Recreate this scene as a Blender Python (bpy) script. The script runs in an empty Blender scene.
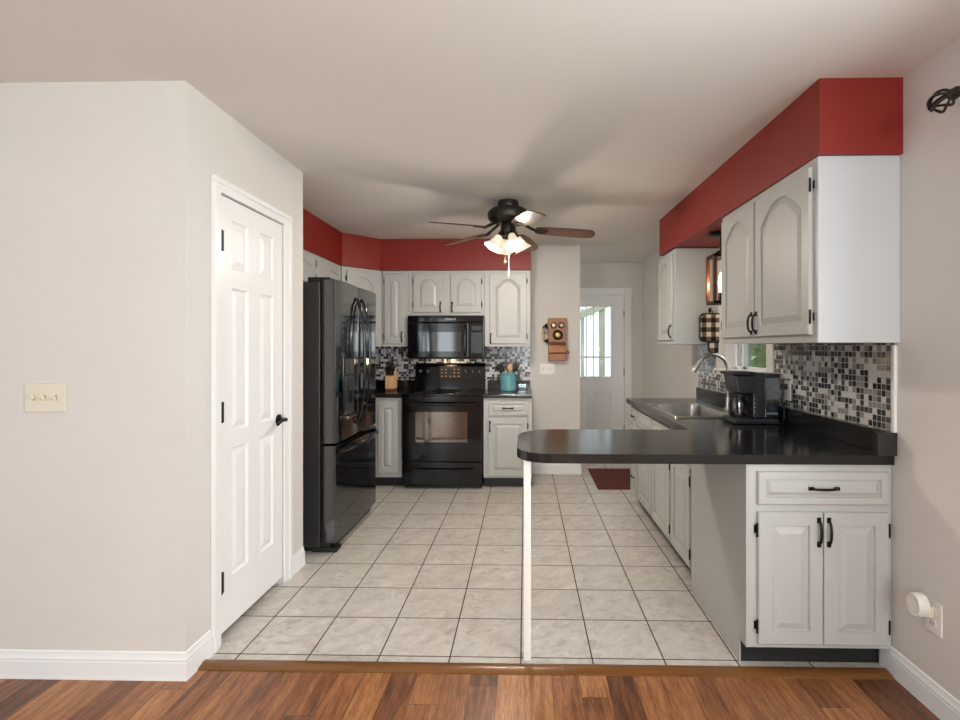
import bpy, bmesh, math, random
from mathutils import Vector, Matrix, noise
R = math.radians
PI = math.pi
random.seed(7)
scene = bpy.context.scene
COL = scene.collection

# ---------------------------------------------------------------- camera
cam_d = bpy.data.cameras.new('camera')
cam = bpy.data.objects.new('camera', cam_d)
COL.objects.link(cam)
cam_d.sensor_fit = 'HORIZONTAL'
cam_d.sensor_width = 36.0
cam_d.lens = 503.2 / 960 * 36
cam_d.shift_x = (480 - 514.2) / 960
cam_d.shift_y = (347.0 - 360) / 960
cam_d.clip_start = 0.05
cam.location = (0, 0, 1.368)
cam.rotation_euler = (R(90), 0, 0.0214)
scene.camera = cam

# ---------------------------------------------------------------- world, lights, exposure
scene.view_settings.view_transform = 'Standard'
scene.view_settings.look = 'None'
scene.view_settings.gamma = 1.0
scene.view_settings.use_curve_mapping = False
scene.view_settings.exposure = 0.0
scene.cycles.use_denoising = True
scene.cycles.max_bounces = 10
scene.cycles.diffuse_bounces = 6
scene.cycles.glossy_bounces = 5
scene.cycles.transmission_bounces = 8
scene.cycles.sample_clamp_indirect = 6.0
scene.cycles.caustics_reflective = False
scene.cycles.caustics_refractive = False

world = bpy.data.worlds.new('sky')
scene.world = world
world.use_nodes = True
wn = world.node_tree
wn.nodes.clear()
w_out = wn.nodes.new('ShaderNodeOutputWorld')
w_bg = wn.nodes.new('ShaderNodeBackground')
w_bg.inputs['Color'].default_value = (0.86, 0.93, 1.0, 1)
w_bg.inputs['Strength'].default_value = 1.3
wn.links.new(w_bg.outputs[0], w_out.inputs[0])


def area(name, loc, rot, sx, sy, power, col):
    d = bpy.data.lights.new(name, 'AREA')
    d.shape = 'RECTANGLE'
    d.size, d.size_y = sx, sy
    d.energy = power
    d.color = col
    o = bpy.data.objects.new(name, d)
    o.location = loc
    o.rotation_euler = rot
    COL.objects.link(o)
    return o


def point(name, loc, power, col, rad=0.03):
    d = bpy.data.lights.new(name, 'POINT')
    d.energy = power
    d.color = col
    d.shadow_soft_size = rad
    o = bpy.data.objects.new(name, d)
    o.location = loc
    COL.objects.link(o)
    return o


# daylight entering through the living-room windows behind and beside the camera
area('daylight_patio_door', (-2.65, -3.55, 1.15), (R(90), 0, 0), 1.4, 2.0, 30, (0.88, 0.96, 1.0))
area('daylight_rear_window', (0.40, -3.55, 1.50), (R(90), 0, 0), 1.5, 1.3, 66, (0.88, 0.96, 1.0))
area('daylight_right', (1.75, 0.30, 1.45), (R(90), 0, R(90)), 1.5, 1.3, 95, (0.90, 0.97, 1.0))
area('daylight_left', (-4.25, -0.6, 1.35), (R(90), 0, R(-90)), 2.0, 1.5, 6, (0.92, 0.98, 1.0))
# sky light falling steeply through the sink window and the exit door
area('daylight_sink', (2.75, 3.56, 2.95), (0, R(50), 0), 1.6, 1.4, 55, (0.93, 1.0, 0.97))
area('daylight_hall', (0.85, 8.1, 3.3), (R(-38), 0, 0), 1.6, 1.4, 55, (0.95, 1.0, 0.98))
sun_d = bpy.data.lights.new('sun', 'SUN')
sun_d.energy = 6.0
sun_d.angle = 0.02
sun_d.color = (1.0, 0.96, 0.88)
sun = bpy.data.objects.new('sun', sun_d)
sun.rotation_euler = (R(18), R(-20), 0)
COL.objects.link(sun)
# unseen fill light added round the stove-wall corner to brighten the hall
point('hall_fill', (-0.35, 6.05, 1.75), 8, (1.0, 0.97, 0.93), 0.12)
# added fill light behind the camera, in place of bounced flash, washing the ceiling
point('ceiling_fill', (1.15, -1.1, 1.75), 60, (1.0, 0.97, 0.94), 0.2)


# ---------------------------------------------------------------- materials
def srgb(r, g, b):
    def f(c):
        c /= 255.0
        return c / 12.92 if c <= 0.04045 else ((c + 0.055) / 1.055) ** 2.4
    return (f(r), f(g), f(b), 1)


class NT:
    """tiny node-tree builder"""
    def __init__(self, name):
        self.m = bpy.data.materials.new(name)
        self.m.use_nodes = True
        self.t = self.m.node_tree
        self.b = self.t.nodes['Principled BSDF']

    def n(self, kind, **kw):
        nd = self.t.nodes.new(kind)
        for k, v in kw.items():
            setattr(nd, k, v)
        return nd

    def l(self, a, b):
        self.t.links.new(a, b)

    def math(self, op, a, b=None, c=None):
        nd = self.n('ShaderNodeMath', operation=op)
        for i, v in enumerate((a, b, c)):
            if v is None:
                continue
            if isinstance(v, (int, float)):
                nd.inputs[i].default_value = v
            else:
                self.l(v, nd.inputs[i])
        return nd.outputs[0]

    def mix(self, fac, a, b, blend='MIX'):
        nd = self.n('ShaderNodeMix', data_type='RGBA', blend_type=blend)
        for sock, v in ((nd.inputs[0], fac), (nd.inputs[6], a), (nd.inputs[7], b)):
            if isinstance(v, (int, float, tuple)):
                sock.default_value = v
            else:
                self.l(v, sock)
        return nd.outputs[2]

    def ramp(self, fac, stops, interp='LINEAR'):
        nd = self.n('ShaderNodeValToRGB')
        cr = nd.color_ramp
        cr.interpolation = interp
        while len(cr.elements) > len(stops):
            cr.elements.remove(cr.elements[-1])
        while len(cr.elements) < len(stops):
            cr.elements.new(0.5)
        for e, (p, c) in zip(cr.elements, stops):
            e.position = p
            e.color = c
        self.l(fac, nd.inputs[0])
        return nd.outputs[0]

    def pos(self):
        g = self.n('ShaderNodeNewGeometry')
        s = self.n('ShaderNodeSeparateXYZ')
        self.l(g.outputs['Position'], s.inputs[0])
        return g.outputs['Position'], s.outputs[0], s.outputs[1], s.outputs[2]

    def noise(self, vec, scale, detail=3, rough=0.5, dim='3D'):
        nd = self.n('ShaderNodeTexNoise', noise_dimensions=dim)
        if vec is not None:
            self.l(vec, nd.inputs['Vector'])
        nd.inputs['Scale'].default_value = scale
        nd.inputs['Detail'].default_value = detail
        nd.inputs['Roughness'].default_value = rough
        return nd.outputs['Fac']

    def scaled(self, vec, s):
        nd = self.n('ShaderNodeMapping')
        nd.inputs['Scale'].default_value = s
        self.l(vec, nd.inputs[0])
        return nd.outputs[0]

    def comb(self, x, y, z=0.0):
        nd = self.n('ShaderNodeCombineXYZ')
        for i, v in enumerate((x, y, z)):
            if isinstance(v, (int, float)):
                nd.inputs[i].default_value = v
            else:
                self.l(v, nd.inputs[i])
        return nd.outputs[0]

    def bump(self, h, strength=0.2, dist=0.01):
        nd = self.n('ShaderNodeBump')
        nd.inputs['Strength'].default_value = strength
        nd.inputs['Distance'].default_value = dist
        self.l(h, nd.inputs['Height'])
        self.l(nd.outputs[0], self.b.inputs['Normal'])

    def set(self, color=None, rough=None, metal=None, **kw):
        if color is not None:
            if isinstance(color, tuple):
                self.b.inputs['Base Color'].default_value = color
            else:
                self.l(color, self.b.inputs['Base Color'])
        if rough is not None:
            if isinstance(rough, (int, float)):
                self.b.inputs['Roughness'].default_value = rough
            else:
                self.l(rough, self.b.inputs['Roughness'])
        if metal is not None:
            self.b.inputs['Metallic'].default_value = metal
        for k, v in kw.items():
            self.b.inputs[k.replace('_', ' ')].default_value = v
        return self.m


def plain(name, col, rough=0.5, metal=0.0, var=0.06, scale=6.0, bump=0.0, stretch=(1, 1, 1), **kw):
    """one colour with a faint procedural mottling"""
    t = NT(name)
    p = t.n('ShaderNodeTexCoord').outputs['Object']
    f = t.noise(t.scaled(p, stretch), scale, 4, 0.55)
    d = tuple(max(0, c * (1 - var)) for c in col[:3]) + (1,)
    u = tuple(min(1, c * (1 + var)) for c in col[:3]) + (1,)
    t.set(t.ramp(f, [(0.3, d), (0.7, u)]), rough, metal, **kw)
    if bump:
        t.bump(t.noise(t.scaled(p, stretch), scale * 14, 3), bump, 0.004)
    return t.m


M = {}
M['wall'] = plain('wall_paint', srgb(210, 206, 201), 0.75, var=0.02, scale=1.3, bump=0.05)
M['ceiling'] = plain('ceiling_paint', srgb(220, 216, 211), 0.8, var=0.015, scale=1.0, bump=0.05)
M['trim'] = plain('white_trim_paint', srgb(232, 232, 232), 0.35, var=0.01)
M['cab'] = plain('grey_cabinet_paint', srgb(182, 182, 179), 0.4, var=0.012, scale=9, bump=0.05, stretch=(6, 6, 0.7))
M['cab_daylit'] = plain('daylit_cabinet_paint', srgb(194, 198, 201), 0.4, var=0.02, scale=3)  # lighter, bluer copy of the cabinet paint, with daylight put into the colour
M['red'] = plain('red_wall_paint', srgb(130, 29, 20), 0.5, var=0.03, scale=2.5, bump=0.06)
M['counter'] = plain('black_counter_laminate', srgb(26, 25, 24), 0.15, var=0.3, scale=60, Specular_IOR_Level=0.5)
M['edge'] = plain('black_counter_edge', srgb(34, 33, 33), 0.14, var=0.2, scale=40, Specular_IOR_Level=0.9)
M['black_gloss'] = plain('glossy_black_enamel', srgb(12, 12, 13), 0.09, var=0.2)
M['fridge'] = plain('glossy_black_appliance_steel', srgb(100, 100, 102), 0.09, 1.0, var=0.03, scale=3)
M['dim_mirror'] = plain('tinted_reflective_microwave_glass', srgb(88, 88, 88), 0.06, 1.0, var=0.03, scale=3)
M['mirror_glass'] = plain('tinted_reflective_oven_glass', srgb(134, 126, 116), 0.05, 1.0, var=0.03, scale=3)
M['fridge_side'] = plain('textured_black_appliance_side', srgb(96, 98, 103), 0.32, 0.9, var=0.06, scale=3, bump=0.05)
M['black_matte'] = plain('matte_black_plastic', srgb(22, 22, 23), 0.5, var=0.15)
M['charcoal'] = plain('charcoal_plastic', srgb(35, 37, 41), 0.3, var=0.1)
M['toe'] = plain('dark_toe_kick', srgb(30, 29, 30), 0.5, var=0.2)
M['iron'] = plain('black_iron_hardware', srgb(20, 18, 17), 0.35, 0.6, var=0.2, scale=20)
M['bronze'] = plain('dark_bronze_metal', srgb(52, 47, 41), 0.36, 0.6, var=0.25, scale=14)
M['steel'] = plain('brushed_stainless_steel', srgb(176, 172, 166), 0.28, 1.0, var=0.06, scale=12, stretch=(12, 1, 1))
M['chrome'] = plain('brushed_nickel', srgb(190, 186, 180), 0.2, 1.0, var=0.04)
M['ivory'] = plain('ivory_plastic', srgb(214, 207, 188), 0.35, var=0.02)
M['white_plastic'] = plain('white_plastic', srgb(228, 226, 221), 0.35, var=0.02)
M['post'] = plain('white_painted_post', srgb(226, 222, 216), 0.4, var=0.02)
M['teal'] = plain('teal_glazed_stoneware', srgb(100, 160, 168), 0.25, var=0.12, scale=12)
M['pale_wood'] = plain('pale_beech_wood', srgb(212, 172, 122), 0.5, var=0.1, scale=8, stretch=(4, 4, 0.6))
M['oak'] = plain('golden_oak_wood', srgb(158, 100, 58), 0.42, var=0.22, scale=10, stretch=(5, 5, 0.6))
M['oak_dark'] = plain('dark_oak_wood', srgb(104, 58, 32), 0.42, var=0.22, scale=10, stretch=(5, 5, 0.6))
M['walnut'] = plain('walnut_fan_blade_wood', srgb(80, 50, 33), 0.32, var=0.4, scale=7, stretch=(0.8, 9, 2))
M['threshold'] = plain('varnished_threshold_wood', srgb(114, 74, 37), 0.28, var=0.2, scale=8, stretch=(0.6, 10, 10))
M['brass'] = plain('aged_brass', srgb(186, 158, 110), 0.3, 0.9, var=0.1)
M['cream'] = plain('cream_enamel', srgb(235, 225, 200), 0.3, var=0.02)
M['mat'] = plain('reddish_brown_coir', srgb(92, 40, 28), 0.95, var=0.35, scale=90, bump=0.5)
M['bark'] = plain('grey_bark', srgb(92, 78, 64), 0.9, var=0.3, scale=10, bump=0.5)
M['leaf'] = plain('green_leaves', srgb(182, 212, 150), 0.6, var=0.25, scale=3)
M['lawn'] = plain('lawn_grass', srgb(104, 138, 70), 0.95, var=0.3, scale=12, bump=0.5)
M['porch'] = plain('grey_green_porch_paint', srgb(138, 142, 130), 0.7, var=0.08)
M['sticker'] = plain('pale_print', srgb(205, 205, 205), 0.5, var=0.02)


def emit(name, col, strength, base=None):
    t = NT(name)
    t.set(base or col, 0.4)
    t.b.inputs['Emission Color'].default_value = col
    f = t.noise(t.n('ShaderNodeTexCoord').outputs['Object'], 8, 2)
    t.l(t.math('MULTIPLY', t.math('ADD', t.math('MULTIPLY', f, 0.3), 0.85), strength), t.b.inputs['Emission Strength'])
    return t.m


M['shade'] = emit('lit_frosted_glass_shade', (1.0, 0.80, 0.54, 1), 0.55, (0.9, 0.82, 0.7, 1))
M['bulb'] = emit('lit_bulb', (1.0, 0.78, 0.45, 1), 5.0)
M['display'] = emit('amber_display', (1.0, 0.45, 0.1, 1), 0.8, (0.02, 0.02, 0.02, 1))


def glass(name, col=(1, 1, 1, 1), rough=0.0, ior=1.45, tint=0.12):
    """thin window glass: mostly clear, with a mirror sheen"""
    t = NT(name)
    t.t.nodes.remove(t.b)
    out = t.t.nodes['Material Output']
    tr = t.n('ShaderNodeBsdfTransparent')
    tr.inputs[0].default_value = col
    gl = t.n('ShaderNodeBsdfGlossy')
    gl.inputs['Roughness'].default_value = rough
    fr = t.n('ShaderNodeFresnel')
    fr.inputs[0].default_value = ior
    mx = t.n('ShaderNodeMixShader')
    t.l(t.math('ADD', t.math('MULTIPLY', fr.outputs[0], 0.8), tint), mx.inputs[0])
    t.l(tr.outputs[0], mx.inputs[1])
    t.l(gl.outputs[0], mx.inputs[2])
    t.l(mx.outputs[0], out.inputs[0])
    return t.m


M['pane'] = glass('clear_window_glass', tint=0.0)
M['smoky'] = glass('smoky_clear_plastic', (0.45, 0.5, 0.56, 1), 0.05, tint=0.04)
M['jar'] = glass('clear_glass', (0.86, 0.9, 0.92, 1), 0.02, tint=0.1)
M['carafe'] = glass('dark_carafe_glass', (0.4, 0.36, 0.34, 1), 0.02, tint=0.12)


def tile_floor_material():
    T, X0, Y0 = 0.3127, -0.018, 2.217
    t = NT('ceramic_floor_tile')
    p, x, y, z = t.pos()
    u = t.math('DIVIDE', t.math('SUBTRACT', x, X0), T)
    v = t.math('DIVIDE', t.math('SUBTRACT', y, Y0), T)
    fu, fv = t.math('FLOOR', u), t.math('FLOOR', v)
    du = t.math('ABSOLUTE', t.math('SUBTRACT', t.math('SUBTRACT', u, fu), 0.5))
    dv = t.math('ABSOLUTE', t.math('SUBTRACT', t.math('SUBTRACT', v, fv), 0.5))
    g = 0.5 - 0.0032 / T
    mask = t.math('MAXIMUM', t.math('GREATER_THAN', du, g), t.math('GREATER_THAN', dv, g))
    wn_ = t.n('ShaderNodeTexWhiteNoise', noise_dimensions='2D')
    t.l(t.comb(fu, fv), wn_.inputs['Vector'])
    off = t.n('ShaderNodeVectorMath', operation='MULTIPLY_ADD')
    t.l(wn_.outputs['Color'], off.inputs[0])
    off.inputs[1].default_value = (9, 9, 9)
    t.l(p, off.inputs[2])
    wv = t.noise(off.outputs[0], 9, 3, 0.5)
    wob = t.n('ShaderNodeVectorMath', operation='MULTIPLY_ADD')
    t.l(t.comb(wv, wv, 0.0), wob.inputs[0])
    wob.inputs[1].default_value = (0.22, 0.3, 0)
    t.l(off.outputs[0], wob.inputs[2])
    n1 = t.noise(t.scaled(wob.outputs[0], (1, 1.7, 1)), 11, 8, 0.68)
    n2 = t.noise(off.outputs[0], 30, 4, 0.6)
    c = t.ramp(n1, [(0.30, srgb(170, 163, 155)), (0.46, srgb(198, 192, 185)), (0.60, srgb(210, 205, 198)), (0.72, srgb(222, 217, 211))])
    c = t.mix(t.math('MULTIPLY', t.math('SUBTRACT', n2, 0.35), 0.35), c, srgb(160, 152, 144))
    tint = t.ramp(wn_.outputs['Value'], [(0, (0.93, 0.92, 0.91, 1)), (1, (1.0, 1.0, 1.0, 1))])
    c = t.mix(1.0, c, tint, 'MULTIPLY')
    c = t.mix(mask, c, srgb(62, 52, 45))
    t.set(c, t.math('ADD', t.math('MULTIPLY', mask, 0.4), 0.33))
    t.bump(t.math('SUBTRACT', 1.0, mask), 0.4, 0.002)
    return t.m


def mosaic_material(name, axis, bright):
    P = 0.0275
    t = NT(name)
    p, x, y, z = t.pos()
    a = {'x': x, 'y': y}[axis]
    u = t.math('DIVIDE', a, P)
    v = t.math('DIVIDE', z, P)
    fu, fv = t.math('FLOOR', u), t.math('FLOOR', v)
    du = t.math('ABSOLUTE', t.math('SUBTRACT', t.math('SUBTRACT', u, fu), 0.5))
    dv = t.math('ABSOLUTE', t.math('SUBTRACT', t.math('SUBTRACT', v, fv), 0.5))
    mask = t.math('MAXIMUM', t.math('GREATER_THAN', du, 0.445), t.math('GREATER_THAN', dv, 0.445))
    w = t.n('ShaderNodeTexWhiteNoise', noise_dimensions='2D')
    t.l(t.comb(fu, fv), w.inputs['Vector'])
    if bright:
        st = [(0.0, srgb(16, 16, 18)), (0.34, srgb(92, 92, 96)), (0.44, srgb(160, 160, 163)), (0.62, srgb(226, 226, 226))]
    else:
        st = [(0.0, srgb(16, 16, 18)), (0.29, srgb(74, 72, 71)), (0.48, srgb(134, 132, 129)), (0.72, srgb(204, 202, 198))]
    c = t.ramp(w.outputs['Value'], st, 'CONSTANT')
    streak = t.noise(t.scaled(p, (18, 18, 90)), 3, 3)
    c = t.mix(t.math('MULTIPLY', streak, 0.15), c, srgb(120, 118, 116))
    c = t.mix(mask, c, srgb(176, 173, 169))
    t.set(c, t.math('ADD', t.math('MULTIPLY', mask, 0.5), 0.14))
    t.bump(t.math('SUBTRACT', 1.0, mask), 0.5, 0.0015)
    return t.m


def laminate_material():
    t = NT('laminate_wood_planks')
    p, x, y, z = t.pos()
    W = 0.112
    u = t.math('DIVIDE', x, W)
    fu = t.math('FLOOR', u)
    w1 = t.n('ShaderNodeTexWhiteNoise', noise_dimensions='1D')
    t.l(fu, w1.inputs['W'])
    v = t.math('ADD', t.math('DIVIDE', y, 1.25), t.math('MULTIPLY', w1.outputs['Value'], 5.0))
    fv = t.math('FLOOR', v)
    w2 = t.n('ShaderNodeTexWhiteNoise', noise_dimensions='2D')
    t.l(t.comb(fu, fv), w2.inputs['Vector'])
    off = t.n('ShaderNodeVectorMath', operation='MULTIPLY_ADD')
    t.l(w2.outputs['Color'], off.inputs[0])
    off.inputs[1].default_value = (7, 7, 7)
    t.l(p, off.inputs[2])
    grain = t.noise(t.scaled(off.outputs[0], (14, 1.3, 1)), 2.6, 8, 0.7)
    fine = t.noise(t.scaled(off.outputs[0], (70, 5, 1)), 3.0, 5, 0.75)
    tone = t.math('ADD', t.math('MULTIPLY', w2.outputs['Value'], 0.27), t.math('MULTIPLY', grain, 0.75))
    c = t.ramp(tone, [(0.30, srgb(66, 40, 28)), (0.43, srgb(114, 70, 45)), (0.54, srgb(150, 96, 60)), (0.70, srgb(186, 130, 82))])
    c = t.mix(t.math('MULTIPLY', t.math('GREATER_THAN', fine, 0.53), 0.36), c, srgb(62, 38, 26))
    du = t.math('ABSOLUTE', t.math('SUBTRACT', t.math('SUBTRACT', u, fu), 0.5))
    dv = t.math('ABSOLUTE', t.math('SUBTRACT', t.math('SUBTRACT', v, fv), 0.5))
    seam = t.math('MAXIMUM', t.math('GREATER_THAN', du, 0.488), t.math('GREATER_THAN', dv, 0.4985))
    c = t.mix(t.math('MULTIPLY', seam, 0.6), c, srgb(50, 28, 20))
    t.set(c, 0.36)
    return t.m


def check_material():
    t = NT('buffalo_check_cotton')
    p = t.n('ShaderNodeTexCoord').outputs['Object']
    s = t.n('ShaderNodeSeparateXYZ')
    t.l(p, s.inputs[0])
    def band(a):
        q = t.math('DIVIDE', a, 0.074)
        return t.math('LESS_THAN', t.math('SUBTRACT', q, t.math('FLOOR', q)), 0.5)
    k = t.math('MULTIPLY', t.math('ADD', band(s.outputs[0]), band(s.outputs[2])), 0.5)
    c = t.ramp(k, [(0.0, srgb(240, 233, 214)), (0.25, srgb(118, 100, 90)), (0.75, srgb(24, 18, 18))], 'CONSTANT')
    t.set(c, 0.9)
    t.bump(t.noise(p, 300, 2), 0.3, 0.002)
    return t.m


M['tile'] = tile_floor_material()
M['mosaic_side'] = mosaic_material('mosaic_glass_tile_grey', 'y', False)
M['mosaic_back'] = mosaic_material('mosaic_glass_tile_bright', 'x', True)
M['laminate'] = laminate_material()
M['check'] = check_material()


# ---------------------------------------------------------------- mesh helpers
class MB:
    def __init__(self):
        self.bm = bmesh.new()

    def _merge(self, tmp, mtx=None):
        me = bpy.data.meshes.new('tmp')
        tmp.to_mesh(me)
        tmp.free()
        if mtx is not None:
            me.transform(mtx)
        self.bm.from_mesh(me)
        bpy.data.meshes.remove(me)

    def box(self, x0, x1, y0, y1, z0, z1, bev=0.0, seg=2, mtx=None):
        b = bmesh.new()
        bmesh.ops.create_cube(b, size=1.0)
        bmesh.ops.scale(b, vec=(abs(x1 - x0), abs(y1 - y0), abs(z1 - z0)), verts=b.verts)
        bmesh.ops.translate(b, vec=((x0 + x1) / 2, (y0 + y1) / 2, (z0 + z1) / 2), verts=b.verts)
        if bev > 0:
            bmesh.ops.bevel(b, geom=list(b.edges), offset=bev, segments=seg, affect='EDGES', profile=0.5)
        self._merge(b, mtx)
        return self

    def prism(self, poly, z0, z1, bev=0.0, mtx=None):
        b = bmesh.new()
        lo = [b.verts.new((x, y, z0)) for x, y in poly]
        hi = [b.verts.new((x, y, z1)) for x, y in poly]
        b.faces.new(lo[::-1])
        b.faces.new(hi)
        n = len(poly)
        for i in range(n):
            b.faces.new((lo[i], lo[(i + 1) % n], hi[(i + 1) % n], hi[i]))
        bmesh.ops.recalc_face_normals(b, faces=b.faces)
        if bev > 0:
            bmesh.ops.bevel(b, geom=list(b.edges), offset=bev, segments=2, affect='EDGES', profile=0.5)
        self._merge(b, mtx)
        return self

    def lathe(self, prof, c=(0, 0, 0), seg=24, mtx=None, wave=None):
        b = bmesh.new()
        rings = []
        for r, z in prof:
            if r < 1e-6:
                rings.append([b.verts.new((c[0], c[1], c[2] + z))])
            else:
                ring = []
                for k in range(seg):
                    a = 2 * PI * k / seg
                    rr = r * (1 + (wave(a, z) if wave else 0))
                    ring.append(b.verts.new((c[0] + rr * math.cos(a), c[1] + rr * math.sin(a), c[2] + z)))
                rings.append(ring)
        for A, B in zip(rings, rings[1:]):
            if len(A) == 1 and len(B) == 1:
                continue
            for k in range(seg):
                k2 = (k + 1) % seg
                if len(A) == 1:
                    b.faces.new((A[0], B[k2], B[k]))
                elif len(B) == 1:
                    b.faces.new((A[k], A[k2], B[0]))
                else:
                    b.faces.new((A[k], A[k2], B[k2], B[k]))
        bmesh.ops.recalc_face_normals(b, faces=b.faces)
        self._merge(b, mtx)
        return self

    def tube(self, pts, r, seg=10, closed=False):
        b = bmesh.new()
        P = [Vector(p) for p in pts]
        n = len(P)
        rr = r if isinstance(r, (list, tuple)) else [r] * n
        rings = []
        up = None
        for i in range(n):
            if closed:
                d = (P[(i + 1) % n] - P[i - 1]).normalized()
            else:
                d = (P[min(i + 1, n - 1)] - P[max(i - 1, 0)]).normalized()
            if up is None:
                up = d.orthogonal().normalized()
            up = (up - d * up.dot(d)).normalized()
            s = d.cross(up)
            rings.append([b.verts.new(P[i] + (up * math.cos(2 * PI * k / seg) + s * math.sin(2 * PI * k / seg)) * rr[i]) for k in range(seg)])
        m = n if closed else n - 1
        for i in range(m):
            A, B = rings[i], rings[(i + 1) % n]
            for k in range(seg):
                b.faces.new((A[k], A[(k + 1) % seg], B[(k + 1) % seg], B[k]))
        if not closed:
            b.faces.new(rings[0][::-1])
            b.faces.new(rings[-1])
        bmesh.ops.recalc_face_normals(b, faces=b.faces)
        self._merge(b)
        return self

    def cyl(self, p0, p1, r, seg=20):
        return self.tube([p0, p1], r, seg)

    def ball(self, c, r, s=(1, 1, 1), seg=16):
        b = bmesh.new()
        bmesh.ops.create_uvsphere(b, u_segments=seg, v_segments=max(6, seg // 2), radius=r)
        bmesh.ops.scale(b, vec=s, verts=b.verts)
        bmesh.ops.translate(b, vec=c, verts=b.verts)
        self._merge(b)
        return self

    def loops(self, loops, cap=True, close_back=False):
        """bridge closed loops having the same vertex count; cap the last"""
        b = bmesh.new()
        L = [[b.verts.new(p) for p in lp] for lp in loops]
        n = len(L[0])
        for A, B in zip(L, L[1:]):
            for k in range(n):
                try:
                    b.faces.new((A[k], A[(k + 1) % n], B[(k + 1) % n], B[k]))
                except ValueError:
                    pass
        if cap:
            b.faces.new(L[-1])
        if close_back:
            b.faces.new(L[0][::-1])
        bmesh.ops.recalc_face_normals(b, faces=b.faces)
        self._merge(b)
        return self

    def sweep(self, path, prof, closed=False):
        """sweep (outward, z) profile along a flat path of (x, y); outward is to the right of travel"""
        b = bmesh.new()
        n = len(path)
        rings = []
        for i in range(n):
            p = Vector(path[i])
            d0 = (p - Vector(path[i - 1])).normalized() if i > 0 else None
            d1 = (Vector(path[i + 1]) - p).normalized() if i < n - 1 else None
            d0 = d0 or d1
            d1 = d1 or d0
            n0 = Vector((d0.y, -d0.x))
            n1 = Vector((d1.y, -d1.x))
            m = (n0 + n1).normalized()
            m = m / max(0.35, m.dot(n0))
            rings.append([b.verts.new((p.x + m.x * u, p.y + m.y * u, z)) for u, z in prof])
        for A, B in zip(rings, rings[1:]):
            for k in range(len(prof) - 1):
                b.faces.new((A[k], A[k + 1], B[k + 1], B[k]))
        for ring in (rings[0], rings[-1]):
            try:
                b.faces.new(ring)
            except ValueError:
                pass
        bmesh.ops.recalc_face_normals(b, faces=b.faces)
        self._merge(b)
        return self

    def build(self, name, mat, parent=None, smooth=38, recentre=True, label=None):
        me = bpy.data.meshes.new(name)
        self.bm.to_mesh(me)
        self.bm.free()
        o = bpy.data.objects.new(name, me)
        COL.objects.link(o)
        me.materials.append(M[mat] if isinstance(mat, str) else mat)
        if smooth:
            me.shade_smooth()
            me.set_sharp_from_angle(angle=R(smooth))
            wm = o.modifiers.new('face_weighted_normals', 'WEIGHTED_NORMAL')
            wm.keep_sharp = True
            wm.weight = 60
        if parent is not None:
            o.parent = parent
        elif recentre:
            xs = [v.co for v in me.vertices]
            c = Vector(((min(v.x for v in xs) + max(v.x for v in xs)) / 2,
                        (min(v.y for v in xs) + max(v.y for v in xs)) / 2, min(v.z for v in xs)))
            me.transform(Matrix.Translation(-c))
            o.location = c
        if label:
            o['label'] = label
        return o


def thing(name, label, cat, loc=(0, 0, 0), rz=0.0, group=None, kind=None):
    o = bpy.data.objects.new(name, None)
    o.empty_display_size = 0.1
    COL.objects.link(o)
    o.location = loc
    o.rotation_euler = (0, 0, rz)
    tag(o, label, cat, group, kind)
    return o


def tag(o, label, cat, group=None, kind=None):
    if label:
        o['label'] = label
    if cat:
        o['category'] = cat
    if group:
        o['group'] = group
    if kind:
        o['kind'] = kind
    return o


def struct(o, label=None, cat=None):
    o['kind'] = 'structure'
    if label:
        o['label'] = label
    if cat:
        o['category'] = cat
    return o


def text(name, s, size, loc, rot, mat, parent, extrude=0.0004, align='CENTER', spacing=1.0):
    c = bpy.data.curves.new(name, 'FONT')
    c.body = s
    c.size = size
    c.align_x = align
    c.align_y = 'CENTER'
    c.extrude = extrude
    c.space_character = spacing
    c.materials.append(M[mat])
    tmp = bpy.data.objects.new('tmp_text', c)
    me = bpy.data.meshes.new_from_object(tmp)
    bpy.data.objects.remove(tmp)
    me.name = name
    o = bpy.data.objects.new(name, me)
    COL.objects.link(o)
    o.location = loc
    o.rotation_euler = rot
    o.parent = parent
    return o


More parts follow.
